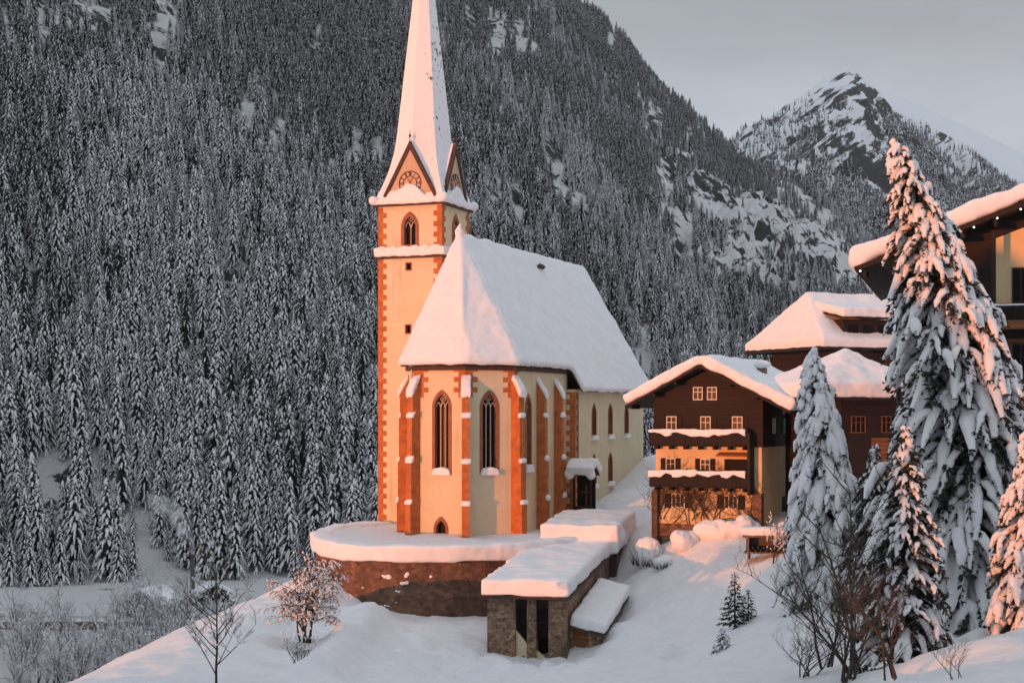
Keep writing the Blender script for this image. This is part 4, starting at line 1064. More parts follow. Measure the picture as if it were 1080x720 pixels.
mound(785, 570, 137, 2.0, 1.2, 1.7, 'low snow-buried shrub left of the log rack', 5, twigs=False)
for k, (px, py, r, lb) in enumerate(((812, 556, 0.95, 'largest snow-capped boulder right of the chalet corner'), (826, 550, 0.8, 'snow-capped boulder farthest up the bank right of the chalet'), (803, 566, 0.6, 'smallest snow-capped boulder above the log rack'), (830, 566, 0.75, 'snow-capped boulder between the log rack and the spruce'))):
    rr = random.Random(50+k); p = at(px, py, 131+k); z = gz(p.x, p.y)
    t = thing('boulder', lb, 'boulder', (p.x, p.y, z), 0)
    b_ = MB(); b_.ball((0, 0, 0.3), r, rings=7, seg=11, sq=(1.1, 1, 0.9), jit=0.12); b_.build('rock', 'rubble_grey', t)
    s = MB(); s.ball((0, 0, 0.3+r*0.62), r*1.0, sq=(1.2, 1.1, 0.72)); soften(s.build('snow_cap', 'snow', t), 0.12, 4, 0.25, 0.7)
# ------------------------------------------------------------------ trees
def np_mesh(name, V, Fq, mi, mats, smooth=None):
    """quads (n,4) with material indices"""
    me = bpy.data.meshes.new(name)
    V = np.asarray(V, np.float32); Fq = np.asarray(Fq, np.int32)
    me.vertices.add(len(V)); me.vertices.foreach_set('co', V.ravel())
    me.loops.add(Fq.size); me.loops.foreach_set('vertex_index', Fq.ravel())
    me.polygons.add(len(Fq)); me.polygons.foreach_set('loop_start', np.arange(0, Fq.size, 4, dtype=np.int32)); me.polygons.foreach_set('loop_total', np.full(len(Fq), 4, np.int32))
    for x in mats: me.materials.append(M[x])
    if mi is not None: me.polygons.foreach_set('material_index', np.asarray(mi, np.int32))
    if smooth is not None: me.polygons.foreach_set('use_smooth', np.asarray(smooth, bool))
    me.update(calc_edges=True)
    return me

class QB:
    def __init__(s): s.V = []; s.F = []; s.n = 0
    def quad(s, a, b, c, d):
        s.V += [a, b, c, d]; s.F.append((s.n, s.n+1, s.n+2, s.n+3)); s.n += 4
    def tube(s, pts, rad, n=5, flat=0.7):
        k = len(pts); o = s.n
        for i in range(k):
            d = pts[min(i+1, k-1)]-pts[max(i-1, 0)]
            if d.length < 1e-6: d = Vector((0, 0, 1))
            d.normalize(); a = d.cross(Vector((0, 0, 1)))
            a = a.normalized() if a.length > 1e-3 else Vector((1, 0, 0)); b = a.cross(d)
            for j in range(n):
                t = 2*math.pi*j/n; s.V.append(pts[i]+a*(math.cos(t)*rad[i])+b*(math.sin(t)*rad[i]*flat))
        for i in range(k-1):
            for j in range(n):
                s.F.append((o+i*n+j, o+(i+1)*n+j, o+(i+1)*n+(j+1) % n, o+i*n+(j+1) % n))
        s.n += k*n

def spruce(H, Rr, nb, seed, droop=0.8, snow=0.85, fat=1.0, dens=24, sides=3, lean=(0, 0), top=True, base=0.06, power=0.85, lump=1.0, tail=0.25):
    """trunk, needle crown and branch snow of one conifer, z up from the ground"""
    r = random.Random(seed)
    tr = MB(); cw = QB(); sn = QB()
    ax = lambda f: Vector((lean[0]*f**2.5, lean[1]*f**2.5, H*f))
    n = 9; tr.tube([ax(i/n) for i in range(n+1)], [0.016*H*(1-i/n)**0.9+0.02 for i in range(n+1)], 7)
    def branch(p0, d, L, lvl, fr_):
        k = 7; pts = []
        dr = droop*r.uniform(0.75, 1.25)
        for i in range(k+1):
            t = i/k; up = 0.10*t-dr*t*t*(0.95 if lvl else 0.75)
            pts.append(p0+d*(L*t*(1-0.12*t))+Vector((r.uniform(-.02, .02)*L, r.uniform(-.02, .02)*L, up*L)))
        # twigs with needles, hanging from the bough
        m = max(4, int(dens*L)); side = d.cross(Vector((0, 0, 1)))
        for _ in range(m):
            t = r.uniform(0.12, 1.0); i = min(int(t*k), k-1); q = pts[i].lerp(pts[i+1], t*k-i)
            sg = r.choice((-1, 1)); ln = r.uniform(0.22, 0.5)*(1.15-0.5*t)*min(1.0, 0.5+L*0.3)*lump
            dv = (d*r.uniform(0.2, 0.9)+side*sg*r.uniform(0.2, 1.0)+Vector((0, 0, r.uniform(-1.3, 0.0)))).normalized()
            w = dv.cross(Vector((r.uniform(-1, 1), r.uniform(-1, 1), r.uniform(-.3, 1)))).normalized()*ln*r.uniform(0.10, 0.2)
            e = q+dv*ln; md = q+dv*ln*0.45
            cw.quad(q-w*0.4, md-w*1.2, e, md+w*1.2)
        if r.random() < snow:                             # pillow of snow along the bough
            i0 = r.choice((1, 2)) if not lvl else r.choice((0, 1, 2)); i1 = k if r.random() < 0.8 else k-1
            sub = pts[i0:i1+1]
            if len(sub) >= 3:
                wd = (0.10+0.085*min(L, 3.0))*fat*r.uniform(0.75, 1.25)
                rad = [wd*max(0.12, math.sin(math.pi*min(0.97, (0.10+0.85*i/(len(sub)-1))))**0.6)*r.uniform(0.8, 1.2) for i in range(len(sub))]
                sn.tube([q+Vector((r.uniform(-.03, .03), r.uniform(-.03, .03), rad[i]*0.55)) for i, q in enumerate(sub)], rad, 6, 0.75)
        if lvl < 1:
            for s_ in range(sides):
                if L < 0.7: break
                t = r.uniform(0.3, 0.85); i = min(int(t*k), k-1); q = pts[i].lerp(pts[i+1], t*k-i)
                sg = -1 if s_ % 2 else 1
                dd = (d*0.75+side*sg*r.uniform(0.45, 0.9)).normalized()
                branch(q, dd, L*r.uniform(0.35, 0.55)*(1.1-0.4*t), 1, fr_)
    for b in range(nb):
        f = base+(0.985-base)*((b+r.random())/nb)**0.95
        L = (Rr*(1-f)**power*r.uniform(0.75, 1.15)+tail*(1-f*0.5))
        a = b*2.39996+r.uniform(-0.3, 0.3)
        branch(ax(f), Vector((math.cos(a), math.sin(a), 0)), L, 0, f)
    if top:
        t = ax(1.0)
        for k in range(5):
            a = r.uniform(0, 6.28); c = t+Vector((0.12*math.cos(a), 0.12*math.sin(a), -0.15-0.28*k))*1.0
            rr_ = (0.16+0.06*k)*fat
            sn.tube([c+Vector((0, 0, rr_*1.1)), c+Vector((0.05, 0, rr_*0.6)), c, c+Vector((0.1, 0.05, -rr_)), c+Vector((0.12, 0.06, -rr_*2))], [0.04, rr_*0.8, rr_, rr_*0.8, 0.04], 7, 1.0)
    return tr, cw, sn

def plant_spruce(name, label, x, y, H, Rr, nb, seed, rz=0, dz=-0.3, group=None, **kw):
    tr, cw, sn = spruce(H, Rr, nb, seed, **kw)
    t = thing(name, label, 'tree', (x, y, gz(x, y)+dz), rz, group)
    tr.build('trunk', 'bark', t, True)
    link('crown', np_mesh('crown', cw.V, cw.F, None, ['needles']), t)
    if sn.n: link('branch_snow', np_mesh('branch_snow', sn.V, sn.F, None, ['tree_snow'], np.ones(len(sn.F))), t)
    return t
def on(px, Y): return ((px-CX)*Y/F, Y)
x, y = on(1030, 76); g = gz(x, y)
Hb = (HY-140)*76/F - g
plant_spruce('spruce', 'tallest spruce, its boughs bowed under heavy snow, in front of the hotel', x, y, Hb, 6.3, 290, 11, lean=(-4.1, 0), droop=1.05, fat=1.08, snow=0.8, dens=30, base=0.05, power=0.68, sides=2, lump=1.35)
x, y = on(872, 93); g = gz(x, y)
plant_spruce('spruce', 'slumped narrow spruce wrapped in snow in front of the annex', x, y, (HY-362)*93/F-g, 3.4, 170, 12, lean=(-0.9, 0), droop=1.5, fat=1.5, snow=0.85, dens=28, power=0.6, base=0.08, lump=1.3, sides=2)
x, y = on(955, 64); g = gz(x, y)
plant_spruce('spruce', 'half-bare spruce with thin snow standing at the foot of the tallest spruce', x, y, (HY-440)*64/F-g, 2.3, 150, 13, droop=0.8, fat=0.75, snow=0.6, dens=30, power=0.7)
x, y = on(1090, 66); g = gz(x, y)
plant_spruce('spruce', 'spruce cut off by the right edge with lit snow on its boughs', x, y, (HY-430)*66/F-g, 2.6, 130, 14, droop=1.1, fat=1.1, dens=26, power=0.7, lump=1.2)
x, y = on(922, 86); g = gz(x, y)
plant_spruce('spruce', 'dark spruce wedged between the slumped narrow spruce and the tallest one', x, y, (HY-462)*86/F-g, 2.4, 130, 15, droop=0.95, fat=0.7, snow=0.5, dens=30, power=0.7, lump=1.2)
x, y = on(1052, 88); g = gz(x, y)
plant_spruce('spruce', 'spruce half hidden behind the tallest spruce towards the hotel', x, y, (HY-405)*88/F-g, 3.0, 140, 16, droop=1.0, fat=1.0, snow=0.75, dens=26, power=0.7, lump=1.2)
x, y = on(775, 97)
plant_spruce('young_spruce', 'young dark green spruce alone on the open snow slope', x, y, (HY-601)*97/F-gz(x, y)+0.2, 1.25, 70, 17, droop=0.25, fat=0.35, snow=0.25, dens=26, lump=0.75, power=0.8, tail=0.2, top=False, base=0.1, sides=2)
x, y = on(789, 99)
plant_spruce('young_spruce', 'smaller spruce leaning on the right of the young dark spruce', x, y, 2.3, 0.9, 45, 18, droop=0.35, fat=0.4, snow=0.35, dens=24, lump=0.75, tail=0.2, top=False, sides=2)
x, y = on(762, 88)
plant_spruce('young_spruce', 'tiny snowed spruce below the young dark spruce', x, y, 1.5, 0.8, 34, 19, droop=0.5, fat=0.6, snow=0.8, dens=22, lump=0.7, tail=0.2, sides=2)

# bare trees and shrubs
def bare(H, seed, stems=1, spread=0.25, depth=4, r0=0.06, curve=0.25, kids=(3, 4), snow=0.0, droop=0.0, start=0.25, ratio=0.55, first_n=3):
    r = random.Random(seed); b = MB(); sn = QB(); wood_ = MB()
    def grow(p, d, L, rad, lv, first):
        k = 5; pts = [p]
        for i in range(k):
            d = (d+Vector((r.uniform(-curve, curve), r.uniform(-curve, curve), r.uniform(-curve, curve)*0.6+(0.06-droop*(1-0.2*lv) if not first else 0.05)))).normalized()
            pts.append(pts[-1]+d*L/k)
        (wood_ if first else b).tube(pts, [rad*(1-0.75*i/k) for i in range(k+1)], 5 if lv > 2 else 3, caps=False)
        if snow and not first and r.random() < snow:
            wd = rad*0.6+0.05; sn.tube([q+Vector((0, 0, wd*0.7)) for q in pts[1:]], [wd*r.uniform(0.6, 1.3)*(0.4 if i in (0, k-1) else 1) for i in range(k)], 5, 0.8)
        if lv <= 0: return
        n = r.randint(*kids)+(first_n if first else 0)
        for j in range(n):
            t = start+(1-start)*(j+r.random())/n if first else r.uniform(0.25, 1.0)
            i = min(int(t*k), k-1); q = pts[i].lerp(pts[i+1], t*k-i)
            a = r.uniform(0, 6.28); out = Vector((math.cos(a), math.sin(a), r.uniform(-0.1, 0.9)))
            grow(q, (d*0.6+out).normalized(), L*r.uniform(ratio*0.75, ratio*1.2)*(1.15-0.45*t if first else 1), rad*(0.45 if first else 0.55), lv-1, False)
    for s_ in range(stems):
        a = r.uniform(0, 6.28)
        grow(Vector((0, 0, 0)) if stems == 1 else Vector((r.uniform(-.3, .3), r.uniform(-.3, .3), 0)), Vector((math.cos(a)*spread, math.sin(a)*spread, 1)).normalized(), H*(1 if s_ == 0 else r.uniform(0.6, 0.95)), r0, depth, True)
    return wood_, b, sn
def plant_bare(name, label, x, y, z=None, cat='tree', group=None, mat='twig', rz=0, **kw):
    w_, b, sn = bare(**kw)
    t = thing(name, label, cat, (x, y, (gz(x, y) if z is None else z)-0.1), rz, group)
    w_.build('trunk', 'bark', t, True); b.build('branches', mat, t)
    if sn.n: link('branch_snow', np_mesh('branch_snow', sn.V, sn.F, None, ['tree_snow'], np.ones(len(sn.F))), t)
    return t
x, y = on(228, 72); plant_bare('bare_tree', 'thin bare tree alone on the lower left snow slope', x, y, H=5.6, seed=33, depth=4, r0=0.07, curve=0.12, kids=(4, 5), start=0.12, ratio=0.42, snow=0.05, spread=0.05, first_n=14)
x, y = on(322, 98); plant_bare('weeping_tree', 'small weeping tree hung with pink-lit snow below the retaining wall', x, y, H=5.4, seed=23, stems=7, spread=0.3, depth=4, r0=0.08, curve=0.2, kids=(4, 5), droop=0.45, snow=0.16, ratio=0.5, start=0.3)
x, y = on(312, 84); plant_bare('bare_shrub', 'low bare shrub at the bottom edge under the weeping tree', x, y, cat='shrub', H=1.7, seed=24, stems=7, spread=0.7, depth=3, r0=0.03, snow=0.15, start=0.3)
x, y = on(893, 60); plant_bare('bare_shrub', 'widest bare shrub at the foot of the spruces with a forked leaning stem', x, y, cat='shrub', H=4.6, seed=25, stems=6, spread=0.55, depth=4, r0=0.07, curve=0.2, kids=(2, 4), start=0.2)
x, y = on(850, 66); plant_bare('bare_shrub', 'fine bare shrub on the left side of the widest shrub', x, y, cat='shrub', H=2.6, seed=26, stems=6, spread=0.75, depth=3, r0=0.04, kids=(3, 4), start=0.2)
x, y = on(940, 55); plant_bare('bare_shrub', 'tall bare shrub in front of the half-bare spruce', x, y, cat='shrub', H=3.6, seed=27, stems=4, spread=0.4, depth=4, r0=0.05, kids=(2, 4), start=0.2)
x, y = on(905, 63); plant_bare('bare_tree', 'tall reddish bare tree reaching up between the slumped narrow spruce and the tallest one', x, y, H=7.6, seed=41, stems=3, depth=4, r0=0.08, curve=0.14, kids=(3, 4), start=0.2, ratio=0.42, spread=0.22, first_n=6)
x, y = on(872, 70); plant_bare('bare_tree', 'reddish bare tree in front of the lower boughs of the slumped narrow spruce', x, y, H=5.8, seed=42, stems=3, depth=4, r0=0.07, curve=0.14, kids=(3, 4), start=0.2, ratio=0.42, spread=0.3, first_n=5)
x, y = on(818, 120); plant_bare('bare_shrub', 'twiggy shrub beside the log rack', x, y, cat='shrub', H=3.0, seed=28, stems=5, spread=0.5, depth=3, r0=0.04, snow=0.2)
x, y = on(1010, 48); plant_bare('bare_shrub', 'few bare stems poking from the snow at the bottom right', x, y, cat='shrub', H=1.5, seed=29, stems=4, spread=0.6, depth=2, r0=0.02)
# ------------------------------------------------------------------ the forest on the mountain
protos = []
for k in range(8):
    tr, cw, sn = spruce(24+2*(k % 2), 4.1+0.5*(k % 3), 74, 100+k, droop=1.15+0.2*(k % 2), snow=0.92 if k < 4 else 0.6, fat=1.2 if k < 4 else 0.78, dens=4.2, sides=1, base=0.08, power=0.66, lump=3.0, tail=0.4, lean=(0.3*(k % 3-1), 0))
    tv = tr.mesh('trunk', ['bark'])
    cone = QB(); n = 7
    for i in range(n):                                   # dense inner foliage
        for lvl in range(5):
            z0, z1 = 3+lvl*4, 3+lvl*4+4; r0 = (3.6*(1-z0/24)**0.8)*0.55; r1 = (3.6*(1-z1/24)**0.8)*0.40
            a, b = 2*math.pi*i/n, 2*math.pi*(i+1)/n
            cone.quad(Vector((r0*math.cos(a), r0*math.sin(a), z0)), Vector((r0*math.cos(b), r0*math.sin(b), z0)), Vector((r1*math.cos(b), r1*math.sin(b), z1)), Vector((r1*math.cos(a), r1*math.sin(a), z1)))
    V = [*cw.V, *cone.V, *sn.V]; o1 = cw.n; o2 = o1+cone.n
    Fq = [*cw.F, *[tuple(i+o1 for i in f) for f in cone.F], *[tuple(i+o2 for i in f) for f in sn.F]]
    mi = [0]*(len(cw.F)+len(cone.F))+[1]*len(sn.F)
    protos.append((tv, np_mesh('crown', V, Fq, mi, ['needles_frost', 'tree_snow'], np.array(mi))))

def clear_mask(px, py):
    """bare snow and rock showing between the trees (1 = open)"""
    e = lambda cx, cy, rx, ry, a=0: np.exp(-(((px-cx)*math.cos(a)+(py-cy)*math.sin(a))/rx)**2*1.0-((-(px-cx)*math.sin(a)+(py-cy)*math.cos(a))/ry)**2)
    m = np.zeros_like(px)
    for t in ((55, 505, 44, 40), (115, 510, 44, 46), (140, 545, 26, 36), (95, 10, 50, 26), (175, 15, 28, 34), (40, 0, 22, 22), (165, 60, 14, 18), (335, 30, 8, 10), (262, 110, 12, 14, 0.3),
              (150, 590, 60, 8), (270, 600, 40, 14), (292, 118, 10, 12), (378, 135, 14, 16), (398, 150, 14, 14),
              (495, 12, 8, 20), (525, 25, 16, 26), (550, 40, 10, 22), (565, 50, 10, 18), (588, 60, 8, 10), (610, 85, 8, 10), (622, 95, 8, 12), (645, 45, 8, 10),
              (590, 195, 14, 26), (612, 215, 14, 16), (690, 130, 12, 25), (705, 190, 18, 40), (725, 145, 14, 14), (545, 215, 14, 18), (520, 210, 10, 16),
              (760, 230, 44, 44), (810, 250, 70, 62), (860, 268, 60, 50), (905, 292, 40, 30), (780, 292, 44, 44), (735, 205, 30, 20, 0.6), (680, 370, 20, 26), (720, 260, 18, 40), (820, 310, 60, 22)):
        m = np.maximum(m, 1.15*e(*t))
    return np.clip(m, 0, 1)
cand = []
N = 110000
u = rng.uniform(-0.37, 0.36, N); t = rng.random(N)
y0, y1 = 470.0, 2030.0
Yc = np.sqrt(y0**2+(y1**2-y0**2)*t); Xc = u*Yc
zz, ss = mountain_z(Xc, Yc)
pxc = CX+F*u; pyc = HY-F*zz/Yc
hpx = 24*0.8*F/Yc
keep = (ss > -0.004) & (ss < 1.02) & (pyc > -70)
opn = np.maximum(clear_mask(pxc, pyc-hpx*0.75), 0.9*clear_mask(pxc, pyc-hpx*0.2))
keep &= rng.random(N) > opn*1.05
jn = np.array([noise.noise(Vector((x*0.014+y*0.006, y*0.006-x*0.004, 0.3)))+0.6*noise.noise(Vector((x*0.045, y*0.02, 4.3))) for x, y in zip(Xc, Yc)])
keep &= rng.random(N) < 0.80+0.95*jn
Xc, Yc, pxc, pyc = Xc[keep], Yc[keep], pxc[keep], pyc[keep]
# thin out by spacing on a coarse lattice
cell = {}; sel = []
for i in range(len(Xc)):
    g_ = float(np.interp(Yc[i], [480, 1000, 2000], [1.0, 0.80, 0.62])); k = (int(Xc[i]//(5.4*g_)), int(Yc[i]//(7.5*g_)), round(g_*12))
    if k in cell: continue
    cell[k] = 1; sel.append(i)
Xc, Yc, pxc, pyc = Xc[sel], Yc[sel], pxc[sel], pyc[sel]
rows = []
for x, y, px in zip(Xc, Yc, pxc):
    z, n = mz(x, y)
    if z is None or n < 0.32: continue
    sc = rng.choice([0.5, 0.75, 0.95, 1.1, 1.3])*rng.uniform(0.88, 1.12)*np.interp(y, [480, 700, 1000, 2000], [1.0, 0.92, 0.78, 0.56])
    dk = noise.fractal(Vector((x*0.006+y*0.002, y*0.003, 7.7)), 0.7, 2.0, 4)*0.9+float(np.interp(y, [480, 800, 1400, 2000], [-0.35, -0.12, 0.22, 0.12]))
    rows.append((x, y, z, sc, rng.uniform(0, 6.28), int(rng.integers(0, 4))+(4 if rng.random() < 0.80+dk else 0), px, HY-F*z/y))
rows = np.array(rows)
# trees seen largest become things of their own; what stands behind church, houses and near spruces is skipped
px, py, top = rows[:, 6], rows[:, 7], rows[:, 7]-rows[:, 3]*24*F/rows[:, 1]
def hidden(px, py, top):
    h = (px > 398) & (px < 545) & (top > 250)
    h |= (px > 545) & (px < 690) & (top > 255+(px-545)*0.95)
    h |= (px > 690) & (top > 330); h |= (px > 330) & (px < 400) & (top > 560)
    h |= (px > 960) & (top > 180)
    return h
hid = hidden(px, py, top); inside = (px > -15) & (px < 1095) & (py > -10)
size = rows[:, 3]/rows[:, 1]*np.where(hid | ~inside, 0.0, 1.0)
order = np.argsort(-size)
solo = order[:296]; rest = np.setdiff1d(np.arange(len(rows)), solo)
for n_, i in enumerate(solo):
    x, y, z, sc, rot, k = rows[i, :6]; tv, cv = protos[int(k)]
    zone = rows[i, 6]
    lb = 'snow-laden spruce in the dense mountain forest left of the church' if zone < 400 else 'snow-laden spruce on the mountainside right of the church tower'
    t = thing('forest_spruce', lb, 'tree', (x, y, z-0.4), rot, 'snow-laden spruces of the mountain forest'); t.scale = (sc, sc, sc)
    link('trunk', tv, t); link('crown', cv, t)

pc = bpy.data.collections.new('spruce_kinds')
for k, (tv, cv) in enumerate(protos):
    o = bpy.data.objects.new('spruce_kind', cv); pc.objects.link(o)
def scatter(name, pts, scale, rot, coll, label, which):
    me = bpy.data.meshes.new(name); me.vertices.add(len(pts)); me.vertices.foreach_set('co', np.asarray(pts, np.float32).ravel())
    a = me.attributes.new('size', 'FLOAT', 'POINT'); a.data.foreach_set('value', np.asarray(scale, np.float32))
    a = me.attributes.new('turn', 'FLOAT', 'POINT'); a.data.foreach_set('value', np.asarray(rot, np.float32))
    a = me.attributes.new('sort', 'INT', 'POINT'); a.data.foreach_set('value', np.asarray(which, np.int32))
    me.update(); o = link(name, me); kind(o, 'stuff')
    g = bpy.data.node_groups.new(name, 'GeometryNodeTree')
    g.interface.new_socket('Geometry', in_out='INPUT', socket_type='NodeSocketGeometry'); g.interface.new_socket('Geometry', in_out='OUTPUT', socket_type='NodeSocketGeometry')
    gi, go = g.nodes.new('NodeGroupInput'), g.nodes.new('NodeGroupOutput')
    ci = g.nodes.new('GeometryNodeCollectionInfo'); ci.inputs['Collection'].default_value = coll; ci.inputs['Separate Children'].default_value = True; ci.inputs['Reset Children'].default_value = True
    ip = g.nodes.new('GeometryNodeInstanceOnPoints'); ip.inputs['Pick Instance'].default_value = True
    sa = g.nodes.new('GeometryNodeInputNamedAttribute'); sa.data_type = 'FLOAT'; sa.inputs['Name'].default_value = 'size'
    ta = g.nodes.new('GeometryNodeInputNamedAttribute'); ta.data_type = 'FLOAT'; ta.inputs['Name'].default_value = 'turn'
    cx = g.nodes.new('ShaderNodeCombineXYZ'); e2 = g.nodes.new('FunctionNodeEulerToRotation'); ri = g.nodes.new('GeometryNodeInputNamedAttribute'); ri.data_type = 'INT'; ri.inputs['Name'].default_value = 'sort'
    L = g.links.new
    L(gi.outputs[0], ip.inputs['Points']); L(ci.outputs[0], ip.inputs['Instance']); L(ri.outputs[0], ip.inputs['Instance Index'])
    L(ta.outputs[0], cx.inputs['Z']); L(cx.outputs[0], e2.inputs[0]); L(e2.outputs[0], ip.inputs['Rotation']); L(sa.outputs[0], ip.inputs['Scale']); L(ip.outputs[0], go.inputs[0])
    md = o.modifiers.new('trees', 'NODES'); md.node_group = g
    o['label'] = label; o['category'] = 'forest'
    return o
rr = rows[rest]
scatter('forest', rr[:, :3]-[0, 0, 0.4], rr[:, 3], rr[:, 4], pc, 'dense snowy spruce forest covering the whole mountainside', rr[:, 5])
# trees on the far peak: few faces each, only a few pixels tall
fp = bpy.data.collections.new('far_spruce_kinds')
for k in range(8):
    r_ = random.Random(300+k); q = QB(); s = QB()
    for lvl in range(6):
        z0 = 1+lvl*3.4; R0 = 3.0*(1-z0/24)
        for j in range(6):
            a = j*1.047+r_.uniform(-.3, .3)+lvl; b = a+1.1
            tip = Vector((0, 0, z0+6.0)); pa, pb = Vector((R0*math.cos(a), R0*math.sin(a), z0+r_.uniform(-.8, .6))), Vector((R0*math.cos(b), R0*math.sin(b), z0+r_.uniform(-.8, .6)))
            (q if r_.random() < 0.62 else s).quad(tip, pa, (pa+pb)/2+Vector((0, 0, -0.5)), pb)
    V = [*q.V, *s.V]; mi = [0]*len(q.F)+[1]*len(s.F)
    fp.objects.link(bpy.data.objects.new('far_spruce_kind', np_mesh('far_spruce', V, [*q.F, *[tuple(i+q.n for i in f) for f in s.F]], mi, ['needles_frost', 'tree_snow'])))
dv = bpy.data.objects['peak'].data
BP = BVHTree.FromPolygons([v.co[:] for v in dv.vertices], [p.vertices[:] for p in dv.polygons])
N = 60000
u = rng.uniform(0.10, 0.36, N); Yp = rng.uniform(2350, 4150, N); pts = []; scl = []
for uu, y in zip(u, Yp):
    h = BP.ray_cast(Vector((uu*y, y, 4000)), Vector((0, 0, -1)))
    if h[0] is None: continue
    z = h[0].z; px_, py_ = CX+F*uu, HY-F*z/y
    lim = 150+0.10*abs(px_-940)
    d = noise.fractal(Vector((uu*y*0.004, y*0.0016, 1.1)), 0.8, 2.0, 4)
    pr = np.clip((py_-lim)/45, 0, 1)*0.8+0.25*np.clip((py_-100)/60, 0, 1)
    if px_ > 930: pr = max(pr, np.clip((py_-(120+(px_-940)*0.55))/14, 0, 1)*0.9)
    if px_ > 1000: pr *= 0.8
    if rng.random() > pr*(0.75+0.9*d): continue
    pts.append((uu*y, y, z-0.5)); scl.append(rng.uniform(0.6, 1.1))
scatter('far_forest', pts, scl, rng.uniform(0, 6.28, len(pts)), fp, 'dark forest patches on the flank of the far peak', rng.integers(0, 8, len(pts)))
print('FOREST', len(rows), len(pts))

# ------------------------------------------------------------------ valley bottom
VZ = -55.0
def vpos(px, py): Y = -VZ*F/(py-HY); return ((px-CX)*Y/F, Y)
x, y = vpos(95, 662); wl = thing('river_wall', 'long low dark wall with a snow strip and railing across the valley bottom', 'wall', (x, y, VZ), 0)
b_ = MB(); b_.box(-34, 30, -0.5, 0.5, -1, 1.5); b_.build('wall_body', 'rubble_grey', wl)
s = MB(); s.box(-34, 30, -0.6, 0.6, 1.52, 2.0); soften(s.build('wall_snow', 'snow', wl), 0.2, 3, 0.2, 1.0)
b_ = MB()
for k in range(33): b_.box(-33.9+k*2, -33.8+k*2, -0.75, -0.65, 0, 3.0)
b_.box(-34, 30, -0.76, -0.66, 2.9, 3.02); b_.build('railing', 'metal', wl)
def hut(px, py, w, d, h, rz, label, wall='dark_wood', name='hut'):
    x, y = vpos(px, py); t = thing(name, label, 'hut', (x, y, VZ-0.3), rz)
    b_ = MB(); b_.box(-w/2, w/2, -d/2, d/2, -1, h); b_.prism([(-w/2, -d/2, h), (w/2, -d/2, h), (0, -d/2, h+w*0.27)], (0, d, 0)); b_.build('wall', wall, t)
    a = [(-w/2-0.8, -d/2-0.9, h-0.25), (0, -d/2-0.9, h+w*0.29), (0, d/2+0.9, h+w*0.29), (-w/2-0.8, d/2+0.9, h-0.25)]
    c = [(-q[0], q[1], q[2]) for q in a]
    b_ = MB(); b_.slab(a, 0.15); b_.slab(c, 0.15); b_.build('roof', 'cap_brown', t)
    s = MB(); s.slab([Vector(q)+Vector((0, 0, 0.16)) for q in a], 0.9); s.slab([Vector(q)+Vector((0, 0, 0.16)) for q in c], 0.9); soften(s.build('roof_snow', 'snow', t), 0.2, 5, 0.3, 1.5)
    b_ = MB(); b_.box(-0.6, 0.6, -d/2-0.06, -d/2, 0, 2.1); b_.build('door', 'board_wood', t)
    b_ = MB(); b_.box(w*0.22, w*0.22+1.0, -d/2-0.06, -d/2, 1.1, 2.1); b_.build('window', 'glass', t)
hut(160, 648, 12, 9, 3.6, R(-25), 'larger dark hut with broad snow roof among the frosted scrub')
hut(225, 634, 8, 6, 2.8, R(20), 'smaller dark hut half hidden behind the snow slope')
x, y = vpos(246, 641); sh = thing('crate', 'pale wooden crate at the edge of the near snow slope', 'crate', (x, y, VZ), 0.2)
b_ = MB(); b_.box(-1.1, 1.1, -0.8, 0.8, 0, 2.0)
for k in range(5): b_.box(-1.16, 1.16, -0.86, -0.8, 0.1+k*0.4, 0.4+k*0.4)
b_.build('body', 'grey_wood', sh)
s = MB(); s.box(-1.2, 1.2, -0.9, 0.9, 2.02, 2.5); soften(s.build('snow_cap', 'snow', sh), 0.14, 4, 0.15, 0.8)
x, y = vpos(203, 622); ck = thing('smoke_stack', 'thin dark stack standing before the forest with pale smoke drifting off', 'chimney', (x, y, VZ), 0)
b_ = MB(); b_.tube([(0, 0, -1), (0, 0, 10.5)], [0.75, 0.6], 12); b_.build('shaft', 'metal', ck)
b_ = MB(); b_.tube([(0, 0, 10.0), (0, 0, 10.7)], [0.85, 0.85], 12); b_.build('collar', 'cap_brown', ck)
b_ = MB(); b_.box(-4.5, 2.5, -0.1, 0.1, 10.75, 10.95); b_.build('cross_arm', 'metal', ck)
# smoke
sm = MB(); sp_ = [(-0.2, 0, 11.6, 1.0), (-0.7, 0, 13.5, 1.6), (-1.6, 0.3, 16, 2.1), (-2.6, 0.5, 18.5, 2.6), (-4.2, 1, 21, 3.0), (-6.5, 1.4, 23.5, 3.3), (-9.5, 2, 25.5, 3.2), (-12.5, 2, 27, 2.6)]
for a, b2, c, r2 in sp_: sm.ball((x+a, y+b2, VZ+c), r2, rings=8, seg=12)
for (a, b2, c, r2), (a2, b3, c2, r3) in zip(sp_[:-1], sp_[1:]): sm.tube([(x+a, y+b2, VZ+c), (x+a2, y+b3, VZ+c2)], [r2*0.9, r3*0.9], 10)
so_ = sm.build('smoke', 'snow'); kind(so_, 'stuff'); so_['label'] = 'pale smoke drifting left from the dark stack'; so_['category'] = 'smoke'
md = so_.modifiers.new('fuse', 'REMESH'); md.mode = 'VOXEL'; md.voxel_size = 0.5
md = so_.modifiers.new('drift', 'DISPLACE'); md.texture = tex(3.0); md.strength = 2.0; md.texture_coords = 'GLOBAL'
m = bpy.data.materials.new('smoke'); m.use_nodes = True; nt = m.node_tree; nt.nodes.clear()
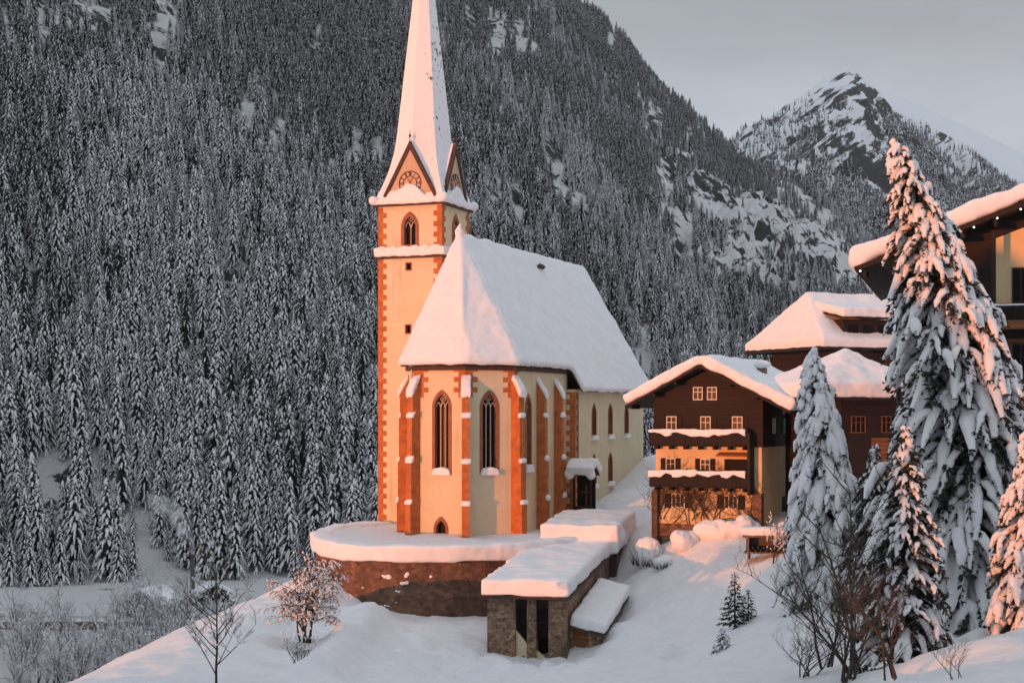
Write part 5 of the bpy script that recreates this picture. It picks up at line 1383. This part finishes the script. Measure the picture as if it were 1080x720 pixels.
out = nd(nt, 'ShaderNodeOutputMaterial'); pv = nd(nt, 'ShaderNodeVolumePrincipled'); pv.inputs['Color'].default_value = (0.92, 0.94, 0.96, 1)
nz = noise_tex(nt, coords(nt), 0.32, 5, 0.6); rp = ramp(nt, nz, [(0.42, 0.0), (0.75, 0.38)])
nt.links.new(rp.outputs['Color'], pv.inputs['Density']); nt.links.new(pv.outputs[0], out.inputs['Volume'])
so_.data.materials.clear(); so_.data.materials.append(m)

# frosted scrub along the river
M['frost_twig'] = noisy('frost_twig', (0.10, 0.095, 0.10), (0.40, 0.40, 0.42), 0.8, 0.9)
sk = []
for k in range(3):
    w_, b, sn = bare(H=9.5, seed=60+k, stems=3, spread=0.25, depth=3, r0=0.12, curve=0.18, kids=(3, 5), start=0.15, snow=0.35, ratio=0.45)
    sk.append((w_.mesh('trunk', ['bark']), b.mesh('branches', ['frost_twig']), np_mesh('branch_snow', sn.V, sn.F, None, ['tree_snow'])))
rs = random.Random(9)
spots = [(rs.uniform(15, 260), rs.uniform(664, 735)) for _ in range(125)] + [(rs.uniform(110, 200), rs.uniform(640, 664)) for _ in range(20)]
for px_, py_ in spots:
    if py_ < 700-(px_-150)*0.55+0 and px_ > 190 and py_ > 655: pass
    x, y = vpos(px_, py_); a, b, c = sk[rs.randrange(3)]
    t = thing('frosted_tree', 'bare frosted tree in the scrub along the valley river', 'tree', (x, y, VZ-0.4), rs.uniform(0, 6), 'frosted trees along the river'); s_ = rs.uniform(0.6, 1.25); t.scale = (s_, s_, s_)
    link('trunk', a, t); link('branches', b, t); link('branch_snow', c, t)
# one near conifer entering at the left edge
x, y = vpos(-6, 690)
tr, cw, sn = spruce(19, 3.0, 90, 77, droop=1.0, fat=1.2, dens=6, lump=1.6, power=0.65)
t = thing('spruce', 'dark spruce cut off by the left edge above the river', 'tree', (x, y, VZ-0.4))
tr.build('trunk', 'bark', t, True); link('crown', np_mesh('crown', cw.V, cw.F, None, ['needles']), t); link('branch_snow', np_mesh('branch_snow', sn.V, sn.F, None, ['tree_snow'], np.ones(len(sn.F))), t)
